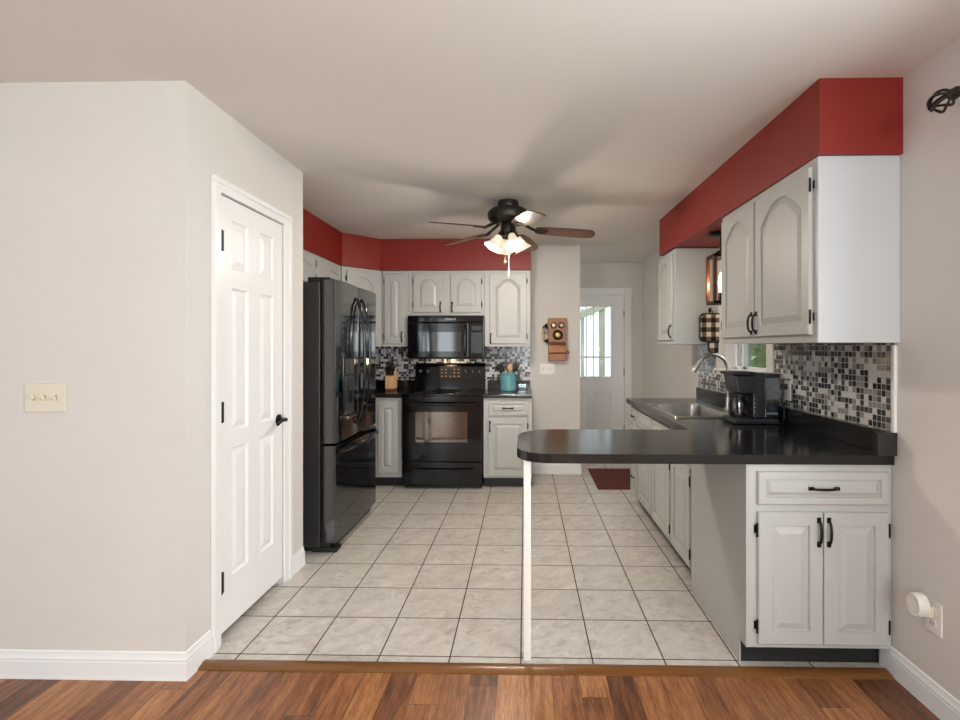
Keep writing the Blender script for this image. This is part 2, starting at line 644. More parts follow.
def grid_panels(mb, u0, u1, v0, v1, panels, to3, t, depth=0.008, border=0.012, slope=0.03, raise_=0.006):
    """a flat face over u0..u1, v0..v1 with sunk-and-raised panels cut into it, on a slab of thickness t.
    to3(u, v, d): d = height above the back of the slab"""
    us = sorted(set([u0, u1] + [p[0] for p in panels] + [p[1] for p in panels]))
    vs = sorted(set([v0, v1] + [p[2] for p in panels] + [p[3] for p in panels]))
    b = bmesh.new()
    def quad(lp):
        b.faces.new([b.verts.new(q) for q in lp])
    for i in range(len(us) - 1):
        for j in range(len(vs) - 1):
            a, c, d, e = us[i], us[i + 1], vs[j], vs[j + 1]
            inside = [p for p in panels if p[0] - 1e-6 <= a and c <= p[1] + 1e-6 and p[2] - 1e-6 <= d and e <= p[3] + 1e-6]
            if not inside:
                quad([to3(a, d, t), to3(c, d, t), to3(c, e, t), to3(a, e, t)])
    for p in panels:
        prev = None
        for inset, dd in ((0, t), (border, t - depth), (border + 0.006, t - depth), (border + slope, t - depth + raise_)):
            lp = [(p[0] + inset, p[2] + inset), (p[1] - inset, p[2] + inset), (p[1] - inset, p[3] - inset), (p[0] + inset, p[3] - inset)]
            lp = [to3(u, v, dd) for u, v in lp]
            if prev:
                for k in range(4):
                    quad([prev[k], prev[(k + 1) % 4], lp[(k + 1) % 4], lp[k]])
            prev = lp
        quad(prev)
    rim = [(u0, v0), (u1, v0), (u1, v1), (u0, v1)]
    for k in range(4):
        a, c = rim[k], rim[(k + 1) % 4]
        quad([to3(*a, 0), to3(*c, 0), to3(*c, t), to3(*a, t)])
    quad([to3(u, v, 0) for u, v in rim])
    bmesh.ops.remove_doubles(b, verts=b.verts, dist=1e-5)
    bmesh.ops.recalc_face_normals(b, faces=b.faces)
    mb._merge(b)


# ---------------------------------------------------------------- cabinet builders (local: front faces -Y, x to the right, z up)
def outline(x0, x1, z0, z1, ah, K=26):
    """panel opening: square at the foot, optional arch of height ah at the head"""
    pts = [(x0, z0), (x1, z0), (x1, z1 - ah)]
    for k in range(1, K):
        s = k / K
        h = ah * (1 - abs(2 * s - 1) ** 2.3) ** 1.35 if ah else 0
        pts.append((x1 + (x0 - x1) * s, z1 - ah + h))
    pts.append((x0, z1 - ah))
    return pts


def rect_like(x0, x1, z0, z1, K=26):
    pts = [(x0, z0), (x1, z0), (x1, z1)]
    for k in range(1, K):
        pts.append((x1 + (x0 - x1) * k / K, z1))
    pts.append((x0, z1))
    return pts


def door_mesh(x0, x1, z0, z1, t=0.019, arch=0.0, stile=0.055, rail=0.055, groove=0.011, slope=0.036):
    mb = MB()
    def at(pts, y):
        return [(x, y, z) for x, z in pts]
    e = 0.004
    L = [at(rect_like(x0, x1, z0, z1), -0.0005),
         at(rect_like(x0, x1, z0, z1), -t + e),
         at(rect_like(x0 + e, x1 - e, z0 + e, z1 - e), -t),
         at(outline(x0 + stile, x1 - stile, z0 + rail, z1 - rail, arch), -t),
         at(outline(x0 + stile + 0.003, x1 - stile - 0.003, z0 + rail + 0.003, z1 - rail - 0.003, arch), -t + groove),
         at(outline(x0 + stile + 0.008, x1 - stile - 0.008, z0 + rail + 0.007, z1 - rail - 0.007, arch), -t + groove),
         at(outline(x0 + stile + slope, x1 - stile - slope, z0 + rail + slope, z1 - rail - slope, arch * 0.9), -t + 0.001)]
    mb.loops(L, cap=True, close_back=True)
    return mb


def pull(parent, x, z, length, y, vertical=True, mat='iron', thick=0.0043):
    """arched bar pull with flared feet; stands out towards -Y"""
    mb = MB()
    pts, rad = [], []
    for k in range(13):
        s = k / 12
        a = (s - 0.5) * length
        o = 0.021 * math.sin(PI * s) ** 0.3 if 0 < s < 1 else 0
        pts.append((x, y - o, z + a) if vertical else (x + a, y - o, z))
        rad.append(thick * (1.5 if k in (0, 12) else 1.0 + 0.35 * math.sin(PI * s)))
    mb.tube(pts, rad, 8)
    for sg in (-0.5, 0.5):
        a = sg * length
        if vertical:
            mb.box(x - 0.008, x + 0.008, y - 0.006, y - 0.0002, z + a - 0.012, z + a + 0.012, 0.002)
        else:
            mb.box(x + a - 0.012, x + a + 0.012, y - 0.006, y - 0.0002, z - 0.008, z + 0.008, 0.002)
    return mb.build('handle', mat, parent)


def hinge(parent, x, z, side, y=-0.012):
    """black wrap hinge: knuckle beside the door edge with its leaf on the frame"""
    s = -1 if side == 'L' else 1
    mb = MB()
    mb.cyl((x + s * 0.004, y - 0.003, z - 0.024), (x + s * 0.004, y - 0.003, z + 0.024), 0.0042, 10)
    mb.ball((x + s * 0.004, y - 0.003, z - 0.026), 0.0046, seg=8)
    mb.ball((x + s * 0.004, y - 0.003, z + 0.026), 0.0046, seg=8)
    mb.box(x + s * 0.002, x + s * 0.012, -0.004, 0.0, z - 0.017, z + 0.017, 0.0015)
    return mb.build('hinge', 'iron', parent)


def front(parent, f):
    kind = f.get('kind', 'door')
    x0, x1, z0, z1 = f['box']
    if kind == 'door':
        o = door_mesh(x0, x1, z0, z1, arch=f.get('arch', 0), stile=f.get('stile', 0.055), rail=f.get('rail', 0.055)).build('door', 'cab', parent, smooth=7)
    else:
        st = min(0.03, (z1 - z0) * 0.24)
        o = door_mesh(x0, x1, z0, z1, arch=0, stile=st, rail=st, slope=0.022).build('drawer' if kind == 'drawer' else 'false_front', 'cab', parent, smooth=7)
    if f.get('hinge'):
        xx = x0 if f['hinge'] == 'L' else x1
        for zz in (z0 + f.get('hz', 0.075), z1 - f.get('hz', 0.075)):
            hinge(o, xx, zz, f['hinge'])
    if f.get('pull'):
        px, pz, ln, vert = f['pull']
        pull(o, px, pz, ln, -0.019, vert)
    return o


def cabinet(label, loc, rz, W, D, H, fronts, base=False, group=None, cat='cabinet', name=None, body_h=None):
    c = thing(name or ('base_cabinet' if base else 'wall_cabinet'), label, cat, loc, rz, group)
    zb = 0.1 if base else 0.0
    MB().box(0, W, 0.019, D, zb, body_h or H, 0.001).build('body', 'cab', c, smooth=0)
    MB().box(0, W, 0, 0.019, zb, H, 0.0015).build('face_frame', 'cab', c, smooth=0)
    if base:
        MB().box(0.004, W - 0.004, 0.072, D - 0.01, 0.001, 0.0995).build('toe_kick', 'toe', c, smooth=0)
    for f in fronts:
        front(c, f)
    return c


# ---------------------------------------------------------------- the room
XR = 1.54          # right wall
YB = 5.45           # back wall of the kitchen
CZ = 2.466


def slab(name, *b, mat='wall', bev=0.0):
    return struct(MB().box(*b, bev).build(name, mat, smooth=0))


slab('floor_tile', -2.2, 1.75, 2.135, 6.9, -0.06, 0.0, mat='tile')
slab('floor_wood', -4.2, 1.75, -3.6, 2.135, -0.06, 0.0, mat='laminate')
slab('ceiling', -4.2, 1.75, -3.6, 6.75, CZ, CZ + 0.1, mat='ceiling')
# pantry corner (left)
slab('wall_left', -4.2, -1.495, 2.045, 2.14, 0, CZ)
mbw = MB()
mbw.box(-1.495, -1.40, 2.045, 2.272, 0, CZ).box(-1.495, -1.40, 2.879, 3.135, 0, CZ).box(-1.495, -1.40, 2.272, 2.879, 2.075, CZ)
struct(mbw.build('wall_pantry', 'wall', smooth=0))
slab('wall_pantry_end', -2.2, -1.40, 3.1355, 3.145, 0, CZ)
slab('wall_pantry_inside', -2.2, -1.5, 2.3, 2.31, 0, CZ)
slab('wall_alcove', -2.2, -2.08, 2.2, 5.55, 0, CZ)
slab('wall_back', -2.2, 0.595, YB, 5.57, 0, CZ)
slab('wall_hall', -1.42, -1.30, 5.57, 6.74, 0, CZ)
mbw = MB()
mbw.box(-1.42, 0.445, 6.62, 6.74, 0, CZ).box(1.305, 1.75, 6.62, 6.74, 0, CZ).box(0.445, 1.305, 6.62, 6.74, 2.055, CZ)
struct(mbw.build('wall_far', 'wall', smooth=0))
# right wall with the living-room window and the sink window
mbw = MB()
x0, x1 = XR, XR + 0.12
mbw.box(x0, x1, -3.6, -0.40, 0, CZ).box(x0, x1, -0.40, 1.00, 0, 0.85).box(x0, x1, -0.40, 1.00, 2.1, CZ)
mbw.box(x0, x1, 1.00, 3.22, 0, CZ).box(x0, x1, 3.22, 3.90, 0, 1.20).box(x0, x1, 3.22, 3.90, 2.04, CZ).box(x0, x1, 3.90, 6.74, 0, CZ)
struct(mbw.build('wall_right', 'wall', smooth=0))
# the living room behind the camera
mbw = MB()
mbw.box(-4.2, -3.4, -3.6, -3.48, 0, CZ).box(-3.4, -1.9, -3.6, -3.48, 2.15, CZ).box(-1.9, -0.4, -3.6, -3.48, 0, CZ)
mbw.box(-0.4, 1.2, -3.6, -3.48, 0, 0.85).box(-0.4, 1.2, -3.6, -3.48, 2.15, CZ).box(1.2, 1.75, -3.6, -3.48, 0, CZ)
struct(mbw.build('wall_rear', 'wall', smooth=0))
mbw = MB()
mbw.box(-4.3, -4.18, -3.6, -1.6, 0, CZ).box(-4.3, -4.18, 0.4, 2.14, 0, CZ).box(-4.3, -4.18, -1.6, 0.4, 0, 0.6).box(-4.3, -4.18, -1.6, 0.4, 2.1, CZ)
struct(mbw.build('wall_living', 'wall', smooth=0))

# red soffits above the cabinets
struct(MB().prism([(-2.08, 3.146), (-1.755, 3.146), (-1.755, 4.795), (-1.47, 5.085), (0.058, 5.085), (0.058, YB), (-2.08, YB)], 2.150, CZ).build('soffit_left', 'red', smooth=0),
       'red painted soffit wrapping the left and stove walls')
struct(MB().prism([(1.203, 2.082), (XR - 0.0005, 2.082), (XR - 0.0005, 4.385), (1.165, 4.385)], 2.156, CZ).build('soffit_right', 'red', smooth=0), 'red painted soffit over the sink wall')

# mosaic backsplashes
struct(MB().box(-2.07, 0.055, YB - 0.006, YB - 0.0005, 1.005, 1.372).build('wall_mosaic_back', 'mosaic_back', smooth=0))
mbw = MB()
xm0, xm1 = XR - 0.006, XR - 0.0005
mbw.box(xm0, xm1, 2.132, 3.13, 1.0, 1.385).box(xm0, xm1, 3.13, 4.05, 1.0, 1.185).box(xm0, xm1, 4.05, 4.485, 1.0, 1.39)
mbw.box(xm0, xm1, 3.08, 3.13, 1.385, 2.145)
struct(mbw.build('wall_mosaic_right', 'mosaic_side', smooth=0))
struct(MB().box(XR - 0.014, XR - 0.0003, 2.114, 2.131, 1.012, 1.376, 0.002).build('trim_1', 'trim'), 'white strip closing the near end of the mosaic')

# baseboards
BB = [(0.0, 0.0), (0.016, 0.0), (0.016, 0.012), (0.013, 0.02), (0.013, 0.068), (0.010, 0.074), (0.0115, 0.082), (0.006, 0.094), (0.005, 0.108), (0.0, 0.112)]
def base(name, path):
    struct(MB().sweep(path, BB).build(name, 'trim', smooth=30, recentre=False))
base('baseboard_left', [(-4.15, 2.045), (-1.40, 2.045), (-1.40, 2.206)])
base('baseboard_pantry', [(-1.40, 2.966), (-1.40, 3.145)])
base('baseboard_back', [(0.082, YB), (0.595, YB), (0.595, 5.56)])
base('baseboard_right', [(XR, 2.20), (XR, -3.4)])
base('baseboard_far', [(1.402, 6.62), (XR, 6.62), (XR, 4.50)])

# threshold between tile and laminate, in two lengths
TP = [(0, 0.0), (0.0, 0.006), (0.012, 0.014), (0.030, 0.016), (0.040, 0.012), (0.052, 0.011), (0.066, 0.004), (0.066, 0.0)]
def threshold(name, xa, xb, yo):
    mb = MB()
    lo = [(xa, 2.165 + yo - u, z) for u, z in TP]
    hi = [(xb, 2.165 + yo - u, z) for u, z in TP]
    mb.loops([lo, hi], cap=True, close_back=True)
    return struct(mb.build(name, 'threshold', smooth=30))
threshold('trim_2', -1.40, 0.158, 0.0)
threshold('trim_3', 0.160, 1.518, 0.002)

# pantry door
d1 = thing('door_1', 'white six-panel pantry door on the left wall', 'door', (-1.40, 2.276, 0), 0, kind='structure')
mb = MB()
cols = [(0.100, 0.245), (0.355, 0.500)]
rows = [(0.275, 0.885), (0.965, 1.650), (1.740, 1.975)]
grid_panels(mb, 0.002, 0.599, 0.042, 2.070, [(a, b, c, d) for a, b in cols for c, d in rows], lambda u, v, d: (-0.037 + d, u, v), 0.035, depth=0.010, border=0.010, slope=0.034, raise_=0.008)
mb.build('door_leaf', 'trim', d1, smooth=7)
mb = MB()
mb.box(0.0004, 0.014, -0.062, -0.004, 0.001, 2.133, 0.004).box(0.0004, 0.014, 0.604, 0.678, 0.001, 2.133, 0.004).box(0.0006, 0.0136, -0.008, 0.608, 2.076, 2.131, 0.003)
mb.box(0.0002, 0.022, -0.066, -0.040, 0.001, 2.112, 0.004).box(0.0002, 0.022, 0.654, 0.682, 0.001, 2.112, 0.004).box(0.0003, 0.0222, -0.0662, 0.6822, 2.1122, 2.138, 0.004)
mb.build('door_casing', 'trim', d1)
MB().box(-0.09, -0.040, -0.003, 0.0015, 0.001, 2.074).box(-0.09, -0.040, 0.5995, 0.6025, 0.001, 2.074).box(-0.09, -0.040, -0.003, 0.6025, 2.071, 2.0745).build('door_jamb', 'trim', d1, smooth=0)
for z in (0.278, 1.066, 1.860):
    MB().box(-0.004, 0.006, 0.003, 0.028, z - 0.048, z + 0.048, 0.002).cyl((0.006, 0.006, z - 0.048), (0.006, 0.004, z + 0.048), 0.006, 10).build('hinge', 'iron', d1)
MB().lathe([(0.0, 0.0), (0.031, 0.0), (0.030, 0.008), (0.016, 0.013), (0.011, 0.016), (0.011, 0.045), (0.0, 0.046)], mtx=Matrix.Translation((-0.002, 0.555, 0.955)) @ Matrix.Rotation(R(90), 4, 'Y')).tube(
    [(0.036, 0.555, 0.955), (0.046, 0.545, 0.957), (0.048, 0.515, 0.960), (0.046, 0.480, 0.952), (0.044, 0.455, 0.940)], [0.010, 0.011, 0.009, 0.008, 0.007], 10).build('door_handle', 'iron', d1)

# exit door at the end of the hall
d2 = thing('door_2', 'white exit door with a tall glass light at the end of the hall', 'door', (0.45, 6.62, 0), 0, kind='structure')
mb = MB()
def xd(u, v, d):
    return (u, 0.055 - d, v)
mb.box(0, 0.14, 0.012, 0.055, 0.012, 2.045).box(0.70, 0.850, 0.012, 0.055, 0.012, 2.045).box(0.14, 0.70, 0.012, 0.055, 1.915, 2.045).box(0.14, 0.70, 0.014, 0.055, 0.80, 0.965)
grid_panels(mb, 0.14, 0.70, 0.012, 0.80, [(0.16, 0.40, 0.22, 0.76), (0.45, 0.68, 0.22, 0.76)], xd, 0.043, depth=0.009)
mb.build('door_leaf', 'trim', d2, smooth=7)
mb = MB()
for a in ((0.135, 0.160, 0.955, 1.925), (0.680, 0.705, 0.955, 1.925), (0.135, 0.705, 0.955, 0.980), (0.135, 0.705, 1.900, 1.925)):
    mb.box(a[0], a[1], 0.002, 0.060, a[2], a[3], 0.004)
mb.box(0.16, 0.68, 0.022, 0.034, 1.227, 1.243).box(0.352, 0.362, 0.022, 0.034, 0.98, 1.90).box(0.445, 0.455, 0.022, 0.034, 0.98, 1.90)
mb.build('glass_frame', 'trim', d2)
MB().box(0.16, 0.68, 0.036, 0.040, 0.98, 1.90).build('pane', 'pane', d2, smooth=0)
mb = MB()
mb.box(0.852, 0.945, -0.016, -0.0005, 0.001, 2.058, 0.004).box(-0.10, -0.002, -0.016, -0.0005, 0.001, 2.058, 0.004).box(-0.10, 0.950, -0.016, -0.0005, 2.050, 2.142, 0.004)
mb.box(0.852, 0.950, -0.020, -0.0005, 2.045, 2.145, 0.004)
mb.build('door_casing', 'trim', d2)
for z in (0.30, 1.05, 1.80):
    MB().cyl((0.850, 0.004, z - 0.045), (0.850, 0.004, z + 0.045), 0.007, 10).build('hinge', 'iron', d2)

# sink window
w1 = thing('window_1', 'white sliding window over the sink', 'window', (XR, 3.56, 1.2), 0, kind='structure')
mb = MB()
mb.box(-0.016, -0.0005, -0.43, -0.342, -0.05, 0.93, 0.003).box(-0.016, -0.0005, 0.342, 0.49, -0.05, 0.93, 0.003).box(-0.016, -0.0005, -0.43, 0.49, 0.842, 0.935, 0.003)
mb.build('window_casing', 'wall', w1)
MB().box(-0.035, 0.075, -0.43, 0.49, -0.016, 0.002, 0.003).build('window_sill', 'trim', w1)
mb = MB()
mb.box(0.0, 0.115, 0.328, 0.339, 0.003, 0.839).box(0.0, 0.115, -0.339, -0.328, 0.003, 0.839).box(0.0, 0.115, -0.339, 0.339, 0.83, 0.839)
mb.build('window_jamb', 'trim', w1, smooth=0)
mb = MB()
for (x, a, b) in ((0.095, -0.328, 0.225), (0.070, 0.185, 0.328)):
    mb.box(x, x + 0.020, a, a + 0.022, 0.003, 0.83, 0.003).box(x, x + 0.020, b - 0.026, b, 0.003, 0.83, 0.003).box(x, x + 0.020, a, b, 0.003, 0.024, 0.003).box(x, x + 0.020, a, b, 0.80, 0.83, 0.003)
mb.build('window_sash', 'trim', w1)
MB().box(0.103, 0.106, -0.308, 0.202, 0.022, 0.802).build('pane', 'pane', w1, smooth=0)
MB().box(0.078, 0.081, 0.205, 0.304, 0.022, 0.802).build('pane', 'pane', w1, smooth=0)

# ---------------------------------------------------------------- stove-wall cabinets
AR = 0.05
cabinet('narrow grey wall cabinet with one arched door, left of the microwave', (-1.46, 5.12, 1.372), 0, 0.268, 0.325, 0.775,
        [dict(box=(0.026, 0.220, 0.030, 0.738), arch=0.035, stile=0.045, hinge='L', pull=(0.205, 0.10, 0.085, True), hz=0.07)])
cabinet('short grey wall cabinet with two arched doors above the black microwave', (-1.19, 5.12, 1.690), 0, 0.778, 0.325, 0.457,
        [dict(box=(0.052, 0.350, 0.030, 0.425), arch=0.06, hinge='L', pull=(0.330, 0.085, 0.085, True), hz=0.08),
         dict(box=(0.432, 0.745, 0.030, 0.425), arch=0.06, hinge='R', pull=(0.450, 0.085, 0.085, True), hz=0.08)])
cabinet('grey wall cabinet with one tall arched door above the utensil crock', (-0.410, 5.12, 1.372), 0, 0.465, 0.325, 0.775,
        [dict(box=(0.050, 0.425, 0.030, 0.742), arch=0.075, hinge='R', pull=(0.062, 0.085, 0.085, True))])
# diagonal corner unit
c = thing('wall_cabinet', 'grey diagonal corner wall cabinet behind the refrigerator top', 'cabinet', (-1.765, 4.80, 1.372), R(46.4))
mt = Matrix.Rotation(R(-46.4), 4, 'Z') @ Matrix.Translation((1.765, -4.80, 0))
MB().prism([(-2.075, 4.80), (-1.78, 4.815), (-1.475, 5.135), (-1.462, 5.444), (-2.075, 5.444)], 0, 0.775, mtx=mt).build('body', 'cab', c, smooth=0)
MB().box(0.004, 0.436, 0, 0.015, 0, 0.775, 0.001).build('face_frame', 'cab', c, smooth=0)
front(c, dict(box=(0.05, 0.385, 0.03, 0.74), arch=0.07, hinge='L'))
# over the refrigerator
cabinet('short grey wall cabinet with two doors above the refrigerator', (-1.765, 3.122, 1.872), R(90), 1.670, 0.31, 0.275,
        [dict(box=(0.06, 0.56, 0.02, 0.245), arch=0.03, hinge='L', hz=0.05), dict(box=(0.58, 1.045, 0.02, 0.245), arch=0.03, hinge='R', hz=0.05),
         dict(box=(1.065, 1.62, 0.02, 0.245), arch=0.03, hinge='L', hz=0.05)])['label'] = 'short grey wall cabinet with arched doors above the black refrigerator'

cabinet('grey base cabinet with one drawer over a door, right of the black range', (-0.402, 4.87, 0), 0, 0.470, 0.56, 0.876,
        [dict(kind='drawer', box=(0.052, 0.430, 0.708, 0.846), pull=(0.238, 0.777, 0.085, False)),
         dict(box=(0.044, 0.424, 0.118, 0.682), hinge='R', pull=(0.064, 0.60, 0.085, True))], base=True)
cabinet('grey base cabinet with a narrow door between refrigerator and range', (-2.07, 4.87, 0), 0, 0.876, 0.56, 0.876,
        [dict(box=(0.30, 0.61, 0.142, 0.833), stile=0.05), dict(box=(0.645, 0.830, 0.142, 0.833), stile=0.045)], base=True)


# ---------------------------------------------------------------- worktops
EDGE = [(0, 0.0)] + [(0.0145 * math.sin(PI * k / 14) ** 0.75, -0.020 + 0.020 * math.cos(PI * k / 14)) for k in range(1, 14)] + [(0, -0.040)]
def edge_profile(zt):
    return [(u, zt + z) for u, z in EDGE]

def back_counter(label, xa, xb, exposed):
    c = thing('countertop', label, 'countertop', ((xa + xb) / 2, 5.14, 0.876))
    ox, oy, oz = c.location
    MB().box(xa - ox, xb - ox, 4.852 - oy, YB - 0.001 - oy, 0.0005, 0.040).build('top', 'counter', c, smooth=0)
    path = [(xa - ox, 4.852 - oy), (xb - ox, 4.852 - oy)]
    if exposed:
        path += [(xb - ox, YB - 0.001 - oy)]
    MB().sweep(path, [(u, z) for u, z in edge_profile(0.040)]).build('rounded_edge', 'edge', c)
    MB().box(xa - ox, xb - ox, YB - 0.022 - oy, YB - 0.0065 - oy, 0.0405, 0.132, 0.002).build('backsplash_lip', 'counter', c)
    return c
back_counter('black laminate countertop between the black range and the phone wall', -0.404, 0.056, True)
back_counter('black laminate countertop in the corner left of the range, under the knife block', -2.075, -1.192, False)

ct = thing('countertop', 'long black L-shaped countertop with sink and rounded peninsula bar', 'countertop', (1.2, 2.45, 0.876))
ox, oy, oz = ct.location
def P(poly):
    return [(x - ox, y - oy) for x, y in poly]
pen = []
rad = 0.20
ya, yb, xe = 2.130, 2.770, -0.036
for k in range(9):
    a = PI / 2 * k / 8
    pen.append((xe + rad - rad * math.sin(a), yb - rad + rad * math.cos(a)))
for k in range(9):
    a = PI / 2 * k / 8
    pen.append((xe + rad * 0.75 - rad * 0.75 * math.cos(a), ya + rad * 0.75 - rad * 0.75 * math.sin(a)))
XE = XR - 0.001
SX0, SX1, SY0, SY1 = 0.985, 1.405, 3.250, 3.995
mb = MB()
mb.prism(P([(XE, yb), ] + pen + [(XE, ya)]), 0.0005, 0.040)
mb.prism(P([(0.896, yb), (XE, yb), (XE, SY0), (0.896, SY0)]), 0.0005, 0.040)
mb.prism(P([(0.896, SY0), (SX0, SY0), (SX0, SY1), (0.896, SY1)]), 0.0005, 0.040)
mb.prism(P([(SX1, SY0), (XE, SY0), (XE, SY1), (SX1, SY1)]), 0.0005, 0.040)
mb.prism(P([(0.896, SY1), (XE, SY1), (XE, 4.475), (0.896, 4.475)]), 0.0005, 0.040)
bmesh.ops.remove_doubles(mb.bm, verts=mb.bm.verts, dist=1e-5)
mb.build('top', 'counter', ct, smooth=0)
path = [(XE, 4.475), (0.896, 4.475), (0.896, yb)] + pen + [(XE, ya)]
path = [(x - ox, y - oy) for x, y in path][::-1]
MB().sweep(path[::-1], [(-u, z) for u, z in edge_profile(0.040)]).build('rounded_edge', 'edge', ct)
MB().box(XR - 0.030 - ox, XE - 0.006 - ox, 2.14 - oy, 4.475 - oy, 0.0405, 0.138, 0.003).build('backsplash_lip', 'counter', ct)
MB().box(XR - 0.082 - ox, XE - 0.0 - ox, 2.112 - oy, 2.139 - oy, 0.0405, 0.138, 0.003).build('lip_end_cap', 'edge', ct)
MB().box(-0.006 - ox, 0.026 - ox, 2.190 - oy, 2.224 - oy, -0.875, 0.0, 0.003).build('support_leg', 'post', ct, label='white square support leg under the rounded bar end')

# ---------------------------------------------------------------- sink-side base cabinets
c = cabinet('grey peninsula end cabinet with a wide drawer over two doors, facing the wood floor', (0.940, 2.146, 0), 0, 0.598, 0.64, 0.876,
            [dict(kind='drawer', box=(0.038, 0.576, 0.708, 0.845), pull=(0.307, 0.777, 0.105, False)),
             dict(box=(0.038, 0.3050, 0.122, 0.676), hinge='L', pull=(0.286, 0.595, 0.10, True)),
             dict(box=(0.3090, 0.576, 0.122, 0.676), hinge='R', pull=(0.327, 0.595, 0.10, True))], base=True)
mb = MB()
mb.prism([(0.0, 0.1), (0.066, 0.1), (0.066, 0.001), (0.70, 0.001), (0.70, 0.874), (0.0, 0.874)], -0.006, -0.0005,
         mtx=Matrix(((0, 0, 1, 0), (1, 0, 0, 0), (0, 1, 0, 0), (0, 0, 0, 1))))
mb.build('side_panel', 'cab', c, smooth=0)
XF = 0.946
cabinet('grey base cabinet with one narrow door beside the peninsula panel', (XF, 3.245, 0), R(-90), 0.385, 0.565, 0.876,
        [dict(kind='drawer', box=(0.02, 0.372, 0.708, 0.845)), dict(box=(0.02, 0.372, 0.118, 0.680), hinge='R')], base=True)
cabinet('grey sink base cabinet with two doors and two false drawer fronts', (XF, 4.19, 0), R(-90), 0.943, 0.565, 0.876,
        [dict(kind='false', box=(0.025, 0.460, 0.708, 0.845)), dict(kind='false', box=(0.490, 0.920, 0.708, 0.845)),
         dict(box=(0.025, 0.460, 0.118, 0.680), hinge='L'), dict(box=(0.490, 0.920, 0.118, 0.680), hinge='R')], base=True, body_h=0.70)
cabinet('narrow grey drawer cabinet at the far end of the sink counter', (XF, 4.478, 0), R(-90), 0.286, 0.565, 0.876,
        [dict(kind='drawer', box=(0.025, 0.262, 0.708, 0.845), pull=(0.143, 0.777, 0.085, False)),
         dict(kind='drawer', box=(0.025, 0.262, 0.420, 0.685), pull=(0.143, 0.555, 0.085, False)),
         dict(kind='drawer', box=(0.025, 0.262, 0.118, 0.400), pull=(0.143, 0.26, 0.085, False))], base=True)

# ---------------------------------------------------------------- sink-side wall cabinets
c = cabinet('large grey wall cabinet with two arched doors nearest the camera', (1.207, 3.100, 1.386), R(-90), 0.995, 0.332, 0.769,
            [dict(box=(0.028, 0.455, 0.034, 0.736), arch=0.085, hinge='L', pull=(0.436, 0.105, 0.095, True)),
             dict(box=(0.470, 0.965, 0.034, 0.736), arch=0.10, hinge='R', pull=(0.488, 0.105, 0.095, True))])
MB().box(0.9955, 1.001, 0.001, 0.332, 0.0, 0.769, 0.001).build('end_panel', 'cab_daylit', c, smooth=0)
c = cabinet('single-door grey wall cabinet beyond the sink window', (1.190, 4.490, 1.392), R(-90), 0.472, 0.348, 0.757,
            [dict(box=(0.028, 0.445, 0.030, 0.725), arch=0.085, hinge='L', pull=(0.428, 0.100, 0.095, True))])
MB().box(0.4725, 0.478, 0.001, 0.348, 0.0, 0.757, 0.001).build('end_panel', 'cab_daylit', c, smooth=0)

# ---------------------------------------------------------------- refrigerator
fr = thing('refrigerator', 'tall glossy black french-door refrigerator with bottom freezer drawer', 'refrigerator', (-1.66, 3.765, 0))
FX = -1.245 + 1.66          # door front
def fy(y):
    return y - 3.785
MB().box(-2.04 + 1.66, -1.362 + 1.66, fy(3.335), fy(4.235), 0.035, 1.800, 0.004).build('body', 'fridge_side', fr)
MB().box(-1.95 + 1.66, -1.30 + 1.66, fy(3.35), fy(4.22), 0.004, 0.060, 0.004).build('base_grille', 'black_matte', fr)
MB().box(-1.42 + 1.66, -1.25 + 1.66, fy(3.336), fy(3.43), 0.001, 0.032, 0.008).build('foot', 'black_matte', fr)
def curved_slab(mb, ya, yb, z0, z1, xb, xf, bulge, n=10):
    poly = [(xb, ya), ]
    for k in range(n + 1):
        s = k / n
        poly.append((xf + bulge * math.sin(PI * s) ** 0.8, ya + (yb - ya) * s))
    poly.append((xb, yb))
    mb.prism(poly, z0, z1, 0.003)
for i, (ya, yb) in enumerate(((3.335, 3.781), (3.789, 4.235))):
    mb = MB()
    curved_slab(mb, fy(ya), fy(yb), 0.725, 1.818, -1.352 + 1.66, FX - 0.012, 0.010)
    dr = mb.build('door', 'fridge', fr, smooth=20)
    yh = 3.728 if i == 0 else 3.842
    pts = []
    for k in range(17):
        s = k / 16
        pts.append((FX - 0.004 + 0.062 * math.sin(PI * s) ** 0.5, fy(yh), 0.80 + 0.93 * s))
    MB().tube(pts, 0.0100, 10).build('handle', 'black_gloss', dr)
    if i == 0:
        f = FX - 0.002
        MB().box(f - 0.006, f + 0.006, fy(3.445), fy(3.665), 0.86, 1.30, 0.005).build('dispenser_surround', 'black_gloss', dr)
        MB().box(f + 0.0062, f + 0.009, fy(3.462), fy(3.648), 1.175, 1.285, 0.002).build('dispenser_controls', 'charcoal', dr)
        MB().box(f + 0.0062, f + 0.0072, fy(3.465), fy(3.645), 0.895, 1.165).build('dispenser_recess', 'fridge_side', dr)
        MB().box(f + 0.0062, f + 0.030, fy(3.470), fy(3.640), 0.868, 0.888, 0.003).build('drip_tray', 'chrome', dr)
        MB().box(f + 0.0074, f + 0.016, fy(3.535), fy(3.575), 0.98, 1.15, 0.003).build('paddle', 'black_gloss', dr)
mb = MB()
curved_slab(mb, fy(3.335), fy(4.235), 0.065, 0.710, -1.352 + 1.66, FX - 0.012, 0.012)
dr = mb.build('freezer_drawer', 'fridge', fr, smooth=20)
pts = []
for k in range(17):
    s = k / 16
    pts.append((FX - 0.006 + 0.062 * math.sin(PI * s) ** 0.4, fy(3.36 + 0.85 * s), 0.672))
MB().tube(pts, 0.014, 10).build('handle', 'black_gloss', dr)
for y in (3.39, 4.18):
    MB().box(-1.45 + 1.66, -1.30 + 1.66, fy(y - 0.045), fy(y + 0.045), 1.801, 1.834, 0.006).build('hinge_cover', 'black_matte', fr)

